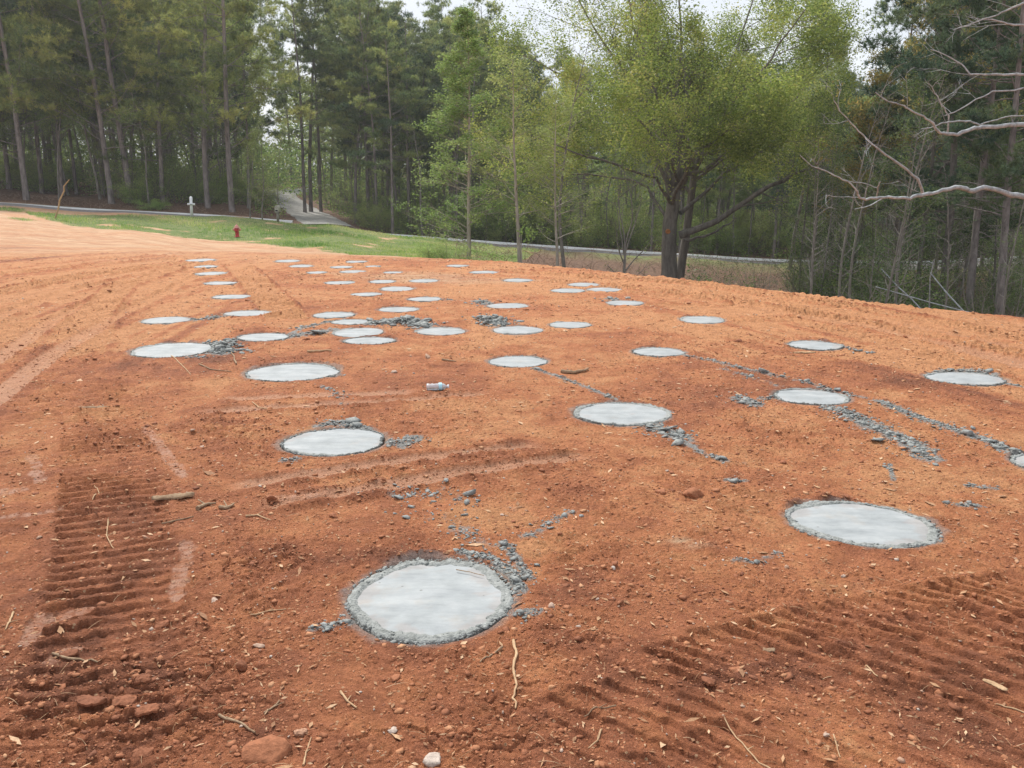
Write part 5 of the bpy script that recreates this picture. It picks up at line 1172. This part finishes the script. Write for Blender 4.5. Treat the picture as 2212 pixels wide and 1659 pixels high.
# thicket on the right, in front of the road
cnt = 0; tries = 0
while cnt < 62 and tries < 9000:
    tries += 1; Y = Rm.uniform(19, 44); xd = Rm.uniform(1500, 2420); X = XW(xd, Y)
    if Y < float(crestY(np.array([X]), np.array([Y]))[0]) + 6: continue
    if xd < 1720 and Y > 30 and Rm.random() < .6: continue
    key = Rm.choice(['shrub4', 'shrub5', 'brush', 'brush', 'brush', 'shrub4']); s = Rm.uniform(.6, 1.15)
    if xd < 1750: key = Rm.choice(['brush', 'brush', 'shrub4']); s *= .7
    if key == 'brush': lab, cat, grp = 'bare tangled bush in the thicket below the right edge of the clay', 'bush', 'bare bushes of the right thicket'
    else: lab, cat, grp = 'leafy bush in the thicket below the right edge of the clay', 'bush', 'leafy bushes of the right thicket'
    place(key, X, Y, s, Rm.uniform(0, 6.28), lab, cat, grp); cnt += 1
cnt = 0; tries = 0
while cnt < 52 and tries < 6000:
    tries += 1; Y = Rm.uniform(20, 46); xd = Rm.uniform(1740, 2450); X = XW(xd, Y)
    if Y < float(crestY(np.array([X]), np.array([Y]))[0]) + 6 or not okpos(X, Y, 1.0): continue
    key = Rm.choice(['sap1', 'sap1', 'bare', 'bare', 'bare']); s = {'s': .85, 'b': .55, 'w': .5}[key[0]] * Rm.uniform(.7, 1.15)
    lab, cat, grp = {'s': ('thin green sapling rising out of the right hand thicket', 'sapling', 'saplings of the right thicket'), 'b': ('thin leafless tree rising out of the right hand thicket', 'tree', 'leafless trees of the right thicket'), 'w': ('small dark leafed tree in the right hand thicket', 'tree', 'small leafy trees of the right thicket')}[key[0]]
    place(key, X, Y, s, Rm.uniform(0, 6.28), lab, cat, grp); used.append((X, Y)); cnt += 1
# leaning dead poles in the thicket
for (a, b_, Y, r, lab) in [((1540 + 350, 620), (1680 + 400, 672), 21, .025, 'thin pale dead pole leaning right in the thicket'), ((1905, 583), (1975, 655), 22, .03, 'longer pale dead pole leaning across the thicket'), ((2010, 590), (2083, 668), 20, .03, 'pale leaning pole close to the thick brown pine'), ((2006, 662), (2014, 560), 20, .022, 'thin upright dead stem beside the leaning poles')]:
    A, B = AT(*a, Y), AT(*b_, Y - .6); mb = MB(); lowp, hip = (A, B) if A[2] < B[2] else (B, A)
    g_ = gz(lowp[0], lowp[1]); dirv = Vector(lowp) - Vector(hip); ext = Vector(lowp) + dirv * max(0, (lowp[2] - g_) / max(.2, -dirv.z))
    pts = [Vector(hip).lerp(ext, t) + Vector((random.gauss(0, .03), 0, random.gauss(0, .03))) for t in np.linspace(0, 1, 8)]; mb.tube([p - ext for p in pts], [r * (.5 + .5 * t) for t in np.linspace(0, 1, 8)], 6, cap=True)
    o = mb.build('dead_pole', M['dead_branch'], smooth=True); o.location = ext; tag(o, lab, 'dead branch', 'dead poles in the right thicket')
# named single trees in front
gum = place('gum', XW(1010, 30), 30, (1, 1, hfor(1010, 30, 18) / 13), .6, 'bright green conical tree with a pale trunk left of centre', 'tree')
place('slim', XW(1126, 27.5), 27.5, (1.1, 1.1, hfor(1126, 27.5, 120) / 11), 1.0, 'slim pale barked tree with small leaves right of the bright green tree', 'tree')
place('slim', XW(1212, 26.5), 26.5, (.85, .85, .62), 2.0, 'crooked slim tree pair member with light bark left of the pruned tree', 'tree', ry=.05)
place('bare', XW(1226, 28), 28, (.9, .9, .66), 4.0, 'darker slim tree leaning beside the light barked crooked one', 'tree', ry=.07)
for xd, h_, lab in ((536, 5.4, 'thin leaning sapling left of the mailbox, first of three'), (562, 6.2, 'thin upright sapling left of the mailbox, second of three'), (598, 6.6, 'thin tall sapling rising right behind the mailbox')):
    place('sap0', XW(xd, 53.3 if xd < 590 else 60.8), 53.3 if xd < 590 else 60.8, (1, 1, h_ / 9), xd, lab, 'sapling', ry=.02)
place('shrub0', XW(960, 23.5), 23.5, (.62, .62, .42), 0, 'green bush at the foot of the conical tree', 'bush', dz=.1)
place('shrub2', XW(925, 25), 25, (.4, .4, .32), 2, 'smaller bright green bush left of the one by the conical tree', 'bush', dz=.05)
place('shrub0', XW(292, 62), 62, (1.6, 1.2, .9), 1, 'dark evergreen bush on the road bank left of the white post', 'bush')
place('shrub2', XW(335, 61), 61, (1.0, 1.0, .5), 1, 'small leafy bush at the kerb left of the white post', 'bush')
place('shrub3', XW(1075, 60.5) , 61, .5, 1, 'low pale bush behind the kerb right of the conical tree', 'bush')
# small pruned pale tree
T = MB(); lv = []
tr = limb(T, (0, 0, -.2), (-.02, 0, 1), 4.0, .085, .05, 8, .03, .02, 8)
for (t, ax, l) in ((.55, .9, 1.4), (.62, -.9, 1.0), (.72, .8, 1.9), (.8, -.7, 1.9), (.9, .35, 2.4), (.98, -.25, 2.6), (.98, .15, 2.8), (.86, -.2, 2.2)):
    p, d = at_t(tr, t); br = limb(T, p, (ax, random.uniform(-.5, .5), 1.0), l, .035, .01, 6, .10, .06, 5); ramify(T, br, l, .02, 0, [(5, .45, .7, .25, .03, .12), (3, .45, .7, .2, .02, .1)], lv)
C_ = MB(); leafcloud(C_, lv[::4], 2, .06, .06); o = make_tree('pruned_tree', T, C_, 'grey_bark', 'pale_leaf'); Y = 25; X = XW(1352, Y); o.location = (X, Y, gz(X, Y)); o.scale = (.68, .68, .74); tag(o, 'small pruned tree with pale upturned branches in front of the big tree', 'tree')
# sapling stem beside slim tree
T = MB(); limb(T, (0, 0, -.2), (.05, 0, 1), 2.6, .022, .010, 8, .04, 0, 6); C_ = MB(); leafcloud(C_, [(.15 + random.gauss(0, .15), random.gauss(0, .15), 2.45 + random.gauss(0, .1)) for _ in range(26)], 4, .10, .07)
o = make_tree('sapling', T, C_, 'pale_bark', 'fresh_leaf'); Y = 26; X = XW(1131, Y); o.location = (X, Y, gz(X, Y)); tag(o, 'pale cut stem with one tuft of leaves beside the slim pale barked tree', 'sapling')
# the big spreading tree
YO = 35.0
def OP(xd, yd, dy=0): p = AT(xd, yd, YO + dy); return Vector(p)
base_o = Vector((XW(1446, YO), YO, gz(XW(1446, YO), YO) - .3))
T = MB(); lv = []; spec2 = [(11, .42, .95, .30, .02, .2), (7, .5, .9, .15, .03, .18), (5, .5, .9, .2, .01, .16)]
def olimb(pts, r0, r1, spec=spec2, k=7, leaf=True):
    P_ = [Vector(p) for p in pts]; fine = []
    for i in range(len(P_) - 1):
        for q in range(3): fine.append(P_[i].lerp(P_[i + 1], q / 3) + Vector((random.gauss(0, .04), random.gauss(0, .04), random.gauss(0, .04))) * (0 if i == q == 0 else 1))
    fine.append(P_[-1]); n_ = len(fine); T.tube([p - base_o for p in fine], [r0 + (r1 - r0) * (i / n_) ** .7 for i in range(n_)], k)
    L = sum((fine[i + 1] - fine[i]).length for i in range(n_ - 1)); ramify(T, [p - base_o for p in fine], L * .85, r0 * .5, 0, spec, lv)
trunk = [base_o, OP(1446, 590), OP(1445, 530), OP(1447, 480), OP(1455, 440)]
T.tube([p - base_o for p in trunk], [.46, .33, .30, .29, .26], 14)
F0 = OP(1452, 445)
olimb([F0, OP(1458, 400), OP(1464, 350), OP(1468, 290), OP(1462, 200), OP(1475, 80)], .24, .03)
olimb([OP(1452, 445), OP(1420, 385, -1), OP(1330, 352, -2), OP(1240, 330, -3), OP(1140, 290, -3)], 0.087, .012)
olimb([OP(1440, 470), OP(1400, 400, 1), OP(1300, 375, 2), OP(1200, 378, 2), OP(1110, 330, 2)], 0.075, .012)
olimb([OP(1448, 425), OP(1415, 330), OP(1345, 240, -1), OP(1230, 170, -1), OP(1130, 120, -1)], 0.098, .012)
olimb([OP(1458, 400), OP(1420, 300, 1), OP(1370, 180, 2), OP(1280, 60, 3), OP(1220, -60, 3)], 0.130, .012)
olimb([OP(1462, 350), OP(1445, 330), OP(1420, 200, -2), OP(1370, 60, -3), OP(1340, -90, -3)], 0.122, .012)
olimb([OP(1470, 385), OP(1470, 330), OP(1480, 200), OP(1470, 60, 1), OP(1450, -120, 1)], 0.138, .012)
olimb([OP(1466, 360), OP(1500, 360, 1), OP(1540, 230, 2), OP(1600, 80, 3), OP(1650, -70, 3)], 0.130, .012)
olimb([OP(1472, 410), OP(1490, 350, -1), OP(1570, 240, -2), OP(1660, 130, -3), OP(1740, 20, -4)], 0.122, .012)
olimb([OP(1464, 380), OP(1520, 370), OP(1620, 290), OP(1720, 210), OP(1800, 110)], 0.109, .012)
olimb([OP(1470, 460), OP(1560, 380, 2), OP(1660, 320, 3), OP(1770, 260, 3)], 0.094, .012)
olimb([OP(1450, 390), OP(1480, 340, 2), OP(1500, 240, 4), OP(1560, 120, 5)], 0.101, .012); olimb([OP(1452, 400), OP(1400, 330, 2), OP(1330, 260, 4), OP(1250, 200, 5)], 0.094, .012)
olimb([OP(1468, 395), OP(1440, 330, -3), OP(1400, 280, -5), OP(1330, 200, -6)], 0.088, .012); olimb([OP(1452, 445), OP(1490, 340, -3), OP(1560, 290, -5), OP(1640, 230, -6)], 0.088, .012)
olimb([OP(1468, 508, -.2), OP(1550, 475, -.5), OP(1640, 420, -1), OP(1720, 375, -1), OP(1800, 340, -1)], .17, .03, [(7, .34, .75, .35, .02, .14), (4, .45, .75, .2, .02, .12)])
nleaf0 = len(lv)
olimb([OP(1478, 520), OP(1520, 515), OP(1560, 490), OP(1590, 470)], .07, .02, [(5, .4, .8, .3, -.02, .2), (3, .45, .8, .2, 0, .15)])
lv = lv[:nleaf0]; Cm = MB(); lvn = np.array(lv); f0_ = np.array(F0 - base_o); dd_ = np.linalg.norm((lvn - f0_) * [1, 1, .9], axis=1); keep = RNG.uniform(0, 1, len(lvn)) < np.clip(.62 + .2 * (lvn[:, 2] - 3.5), .3, 1) * np.clip(.62 + 2.6 * fbm(lvn[:, 0] * .55 + lvn[:, 1] * .2, lvn[:, 2] * .7 + lvn[:, 1] * .35, 3, 77), np.where(lvn[:, 2] > 5.5, .5, .08), 1) * np.clip(.15 + (dd_ - 2.2) / 3.5, .12, 1); leafcloud(Cm, lvn[keep], 15, .092, .20)
print('oak twigs', len(lv), 'leaf quads', Cm.n // 4)
o = make_tree('spreading_tree', T, Cm, 'oak_bark', 'oak_leaf'); o.location = base_o; tag(o, 'big spreading broadleaf tree with a thick trunk and yellow green crown', 'tree')
mb = MB(); lathe(mb, [(-.02, .10), (.03, .095), (.035, .07)], 16, ax='y', o=(0, -.02, 0)); scar = mb.build('cut_scar', paint('orange_cut_wood', (.42, .18, .07), .8, .3), o); scar.location = OP(1440, 499) - base_o + Vector((0, -.34, 0)); scar.rotation_euler = (0, 0, math.pi)
# second dark trunk right behind it
Y2 = 37.5; X2 = XW(1475, Y2); T = MB(); lv = []; tr = limb(T, (0, 0, -.3), (0, 0, 1), 9.0, .22, .10, 10, .03, .03, 10)
for c in range(9): p, d = at_t(tr, .5 + .5 * c / 9); a = random.uniform(0, 6.28); br = limb(T, p, (math.cos(a), math.sin(a), .9), 4.5, .09, .02, 7, .1, .05, 5); ramify(T, br, 4.5, .05, 0, spec2[:2] + [(3, .5, .7, .2, 0, .1)], lv)
C_ = MB(); leafcloud(C_, lv, 6, .095, .13); o = make_tree('broadleaf_tree', T, C_, 'oak_bark', 'oak_leaf'); o.location = (X2, Y2, gz(X2, Y2)); tag(o, 'dark trunked tree standing close behind the big spreading tree', 'tree')
# bright and rust tinted trees right of the big tree
place('wood0', XW(1775, 46), 46, (1.15, 1.15, hfor(1775, 46, 20) / 15), 1, 'fresh green tree behind the right side of the big spreading tree', 'tree')
place('wood0', XW(1720, 50), 50, (1.2, 1.2, hfor(1720, 50, -20) / 15), 2, 'pale green tree behind the upper right of the big spreading tree', 'tree')
T, C_ = slender(9.5, .09, 34, 2.8, .35, [(5, .42, .7, .25, .03, .12), (4, .45, .7, .2, .02, .1)], 6, .09, .12, .04); o = make_tree('broadleaf_tree', T, C_, 'grey_bark', 'rust_leaf'); Y = 33; X = XW(1850, Y); o.location = (X, Y, gz(X, Y)); tag(o, 'bushy tree with orange tinted new leaves right of the big spreading tree', 'tree')
PROTO['rust'] = o; o['_used'] = 1
place('rust', XW(2010, 30), 30, (1.05, 1.05, 1.45), 2, 'taller orange and yellow tinted tree behind the bare pale limbs', 'tree')
# near leafless tree reaching in from the right
YN = 13.0
def NP(xd, yd, dy=0): return Vector(AT(xd, yd, YN + dy))
xb = XW(2520, YN); base_n = Vector((xb, YN, gz(xb, YN) - .2)); T = MB(); lv = []
def nl(pts, r0, r1, dy=0, tw=2, lf=False):
    P_ = [NP(p[0], p[1], dy * i / max(1, len(pts) - 1)) for i, p in enumerate(pts)]; fine = []
    for i in range(len(P_) - 1):
        for q in range(3): fine.append(P_[i].lerp(P_[i + 1], q / 3) + (Vector((random.gauss(0, .006), random.gauss(0, .01), random.gauss(0, .006))) if (i + q) else Vector()))
    fine.append(P_[-1]); n_ = len(fine); T.tube([p - base_n for p in fine], [(r0 + (r1 - r0) * (i / (n_ - 1)) ** .8) * random.uniform(.9, 1.12) for i in range(n_)], 8)
    L = sum((fine[i + 1] - fine[i]).length for i in range(n_ - 1)); l2 = []
    if tw: ramify(T, [p - base_n for p in fine[n_ // 3:]], min(L * .5, .9), r1 * 1.4, 0, [(tw, .7, .8, .2, .02, .14), (3, .5, .7, .2, .02, .14)], l2)
    if lf: lv.extend(l2)
T.tube([Vector((0, 0, 0)), Vector((.03, 0, 2)), Vector((-.02, .1, 4)), Vector((.05, 0, 7)), Vector((.0, 0, 9))], [.17, .14, .12, .09, .05], 12)
nl([(2522, 262), (2400, 268), (2300, 266), (2212, 269), (2121, 274), (2096, 280), (2069, 290), (2044, 289), (2029, 287), (2020, 275), (2016, 265), (1994, 251), (1961, 236), (1954, 230), (1921, 220), (1891, 199)], 0.0429, .006, -.8, 3)
nl([(2116, 270), (2096, 262), (2059, 261), (2034, 266), (2019, 272), (1989, 279)], 0.0156, .006, -.4, 2)
nl([(2046, 289), (2048, 250), (2034, 225), (2021, 200), (2006, 180)], 0.0140, .005, -.5, 3)
nl([(2116, 270), (2146, 260), (2174, 252), (2212, 250)], 0.0094, .008, -.3, 1)
nl([(2520, 120), (2400, 150), (2300, 158), (2212, 160), (2166, 161), (2124, 159), (2096, 160), (2079, 140), (2039, 117), (2009, 107)], 0.0312, .006, .6, 4)
nl([(2520, 150), (2350, 175), (2212, 192), (2146, 198), (2109, 215), (2060, 243), (2040, 250)], 0.0172, .006, .3, 2)
nl([(2520, -120), (2400, -60), (2300, -30), (2212, 7), (2179, 20), (2154, 32), (2109, 47), (2059, 65)], 0.0273, .006, .5, 5, True)
nl([(2520, 60), (2350, 70), (2212, 55), (2184, 54), (2156, 45), (2134, 42)], 0.0218, .008, -.5, 3, True)
nl([(2520, 470), (2400, 445), (2300, 432), (2212, 423), (2174, 419), (2146, 408), (2124, 406), (2094, 412), (2071, 404), (2046, 409), (2014, 418), (1991, 421), (1964, 427), (1929, 426), (1901, 427), (1871, 432), (1859, 427), (1851, 408), (1831, 393), (1804, 378), (1754, 358), (1728, 335)], 0.0515, .005, -1.2, 3)
nl([(1993, 419), (1984, 388), (1954, 361), (1909, 332), (1871, 300), (1846, 275), (1819, 245), (1801, 217)], 0.0234, .005, -1.0, 5)
nl([(1905, 429), (1879, 444), (1846, 452)], 0.0109, .005, -.9, 1); nl([(1894, 425), (1896, 406), (1903, 392)], 0.0109, .007, -.8, 0)
nl([(1896, 406), (1871, 396), (1834, 391)], 0.0070, .005, -.8, 1); nl([(1859, 427), (1834, 426), (1784, 421)], 0.0070, .003, -1.2, 1)
C_ = MB()
o = make_tree('leafless_tree', T, None, 'dead_branch', None); o.location = base_n; tag(o, 'near tree at the right with long bare pale grey limbs reaching into view', 'tree')
nb_ = [(2121, 221), (2106, 214), (2084, 211), (2029, 190)]
# ------------------------------------------------------------------ grass, brush and litter
N = 150000; gx = RNG.uniform(-42, 4, N); gy = RNG.uniform(19, 54, N); gm = grass_mask(gx, gy)
k = RNG.uniform(0, 1, N) < gm * (gy > 19) * (gy < 53.6); gx, gy = gx[k], gy[k]; gzz = gza(gx, gy); N = len(gx)
tall = np.clip(.5 + 1.1 * fbm(gx * .5, gy * .5, 3, 501), .15, 1.5); h_ = (.07 + .11 * RNG.uniform(0, 1, N)) * tall * (1 + .1 * (gy > 48)); a = RNG.uniform(0, 6.283, N); w_ = .012 + .010 * RNG.uniform(0, 1, N); lx = RNG.normal(0, .4, N) * h_; ly = RNG.normal(0, .4, N) * h_
v = np.stack([np.stack([gx - np.cos(a) * w_, gy - np.sin(a) * w_, gzz - .02], -1), np.stack([gx + np.cos(a) * w_, gy + np.sin(a) * w_, gzz - .02], -1), np.stack([gx + lx, gy + ly, gzz + h_], -1)], 1)
mb = MB(); cvg = np.clip(.50 + .7 * fbm(gx * .35, gy * .5, 3, 502) + .35 * fbm(gx * 2, gy * 2, 2, 503) + RNG.normal(0, .13, N) + .12 * (gy > 47), 0, 1); mb.add(v.reshape(-1, 3), np.arange(N * 3).reshape(-1, 3), np.repeat(cvg, 3))
M['grass'] = leaf_mat('grass_blades', [(0.13, 0.25, 0.06), (0.23, 0.36, 0.09), (0.38, 0.47, 0.13), (0.55, 0.52, 0.26)], .4)
tag(mb.build('grass', M['grass']), 'green roadside grass sloping down to the sandy strip', 'grass', kind='stuff')
# low leafy ground cover and dead weeds
def cover(name, N, reg, hgt, size, mat, lab, cat, seed, thr=0.0):
    x0, x1, y0, y1 = reg; y = RNG.uniform(y0, y1, N); xd = RNG.uniform(x0, x1, N); x = np.array((xd - CX) / F1 * y / .9935)
    k = ~((xd < 560) & (y < 65.5)) & (fbm(x * .5, y * .5, 3, seed) + .3 * fbm(x * 2, y * 2, 2, seed + 1) > thr) & (y > crestY(x, y) + 2.5) & ~((y > 53.2) & (y < 60.0)); S, T_, d, tot = poly_st(x, y, DRV); k &= d > 2.4
    x, y = x[k], y[k]; z = gza(x, y); hh = hgt * np.clip(.5 + fbm(x * .7, y * .7, 3, seed + 2), .1, 1.4) * RNG.uniform(0, 1, len(x)) ** 1.2
    mb = MB(); leafcloud(mb, np.column_stack([x, y, z + hh]), 3, size, size * .8); tag(mb.build(name, M[mat]), lab, cat, kind='stuff')
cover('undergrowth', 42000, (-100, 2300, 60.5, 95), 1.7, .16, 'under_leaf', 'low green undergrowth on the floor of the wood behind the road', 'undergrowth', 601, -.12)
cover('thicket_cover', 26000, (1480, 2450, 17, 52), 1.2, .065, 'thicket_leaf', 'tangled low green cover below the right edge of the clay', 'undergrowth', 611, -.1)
# the wood seen far off, one green mass
def farwood(N, y0, y1, top, size, mat, nm, lab, seed):
    y = RNG.uniform(y0, y1, N); x = RNG.uniform(-.78, .78, N) * y; xd = CX + F1 * x / y * .9935; z0 = base(x, y)
    hmax = np.array([np.interp(q, [0, 560, 600, 640, 900, 1100, 1750, 1900, 2212], top) for q in xd]) + 3 * fbm(x * .12, y * .02, 3, seed)
    h = RNG.uniform(0, 1, N) ** 1.1 * hmax; k = (fbm(x * .3, h * .25 + y * .1, 3, seed + 1) > -.4) & ~((xd > 585) & (xd < 628) & (h > 5)); x, y, z0, h = x[k], y[k], z0[k], h[k]
    mb = MB(); leafcloud(mb, np.column_stack([x, y, z0 + h]), 4, size, size * .9, .6); tag(mb.build(nm, M[mat]), lab, 'wood', kind='stuff')
farwood(38000, 122, 150, [17, 14, 11, 13, 11, 11, 11, 9, 15], .55, 'needle', 'distant_wood', 'distant wood closing the view behind the nearer trees', 701)
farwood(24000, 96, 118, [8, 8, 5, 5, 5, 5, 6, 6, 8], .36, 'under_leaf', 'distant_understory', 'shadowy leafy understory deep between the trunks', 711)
# brown weeds and fallen twigs on banks
mb = MB(); N = 2600; y = np.concatenate([RNG.uniform(22, 52, N), RNG.uniform(59.6, 63, 900)]); xd = np.concatenate([RNG.uniform(985, 2300, N), RNG.uniform(-50, 640, 900)]); x = (xd - CX) / F1 * y / .9935
k = (y > crestY(x, y) + 2.5); x, y = x[k], y[k]; z = gza(x, y)
for X, Y, Z in zip(x, y, z):
    d = Vector((random.gauss(0, .8), random.gauss(0, .5), random.uniform(.1, 1))).normalized(); l = random.uniform(.25, 1.0) * (1 if Y < 55 else .5); mb.tube([(X, Y, Z - .03), (X + d.x * l * .5, Y + d.y * l * .5, Z + d.z * l * .5), (X + d.x * l + random.gauss(0, .08), Y + d.y * l, Z + d.z * l * .8)], [.012, .009, .004], 3, random.random())
M['weed'] = clod_mat('dead_weeds', [(0.13, 0.08, 0.055), (0.24, 0.16, 0.11), (0.40, 0.30, 0.21)]); tag(mb.build('dead_weeds', M['weed']), 'brown dead weeds and brush on the banks beside the road', 'dead weeds', kind='stuff')
for pr in PROTO.values():
    if not pr['_used']:
        for c in list(pr.children): bpy.data.objects.remove(c)
        bpy.data.objects.remove(pr)
for o in bpy.data.objects:
    if '_used' in o: del o['_used']
# ------------------------------------------------------------------ air
hz = MB(); hz.box((0, 290, 12.0), (640, 640, 46)); m = bpy.data.materials.new('haze'); m.use_nodes = True; n = m.node_tree; n.nodes.clear()
o_ = n.nodes.new('ShaderNodeOutputMaterial'); v_ = n.nodes.new('ShaderNodeVolumePrincipled'); v_.inputs['Color'].default_value = (.93, .96, 1, 1); v_.inputs['Density'].default_value = .0006; v_.inputs['Anisotropy'].default_value = .2
n.links.new(v_.outputs[0], o_.inputs['Volume']); tag(hz.build('haze', m), 'thin pale haze softening the far wood', 'haze', kind='stuff')
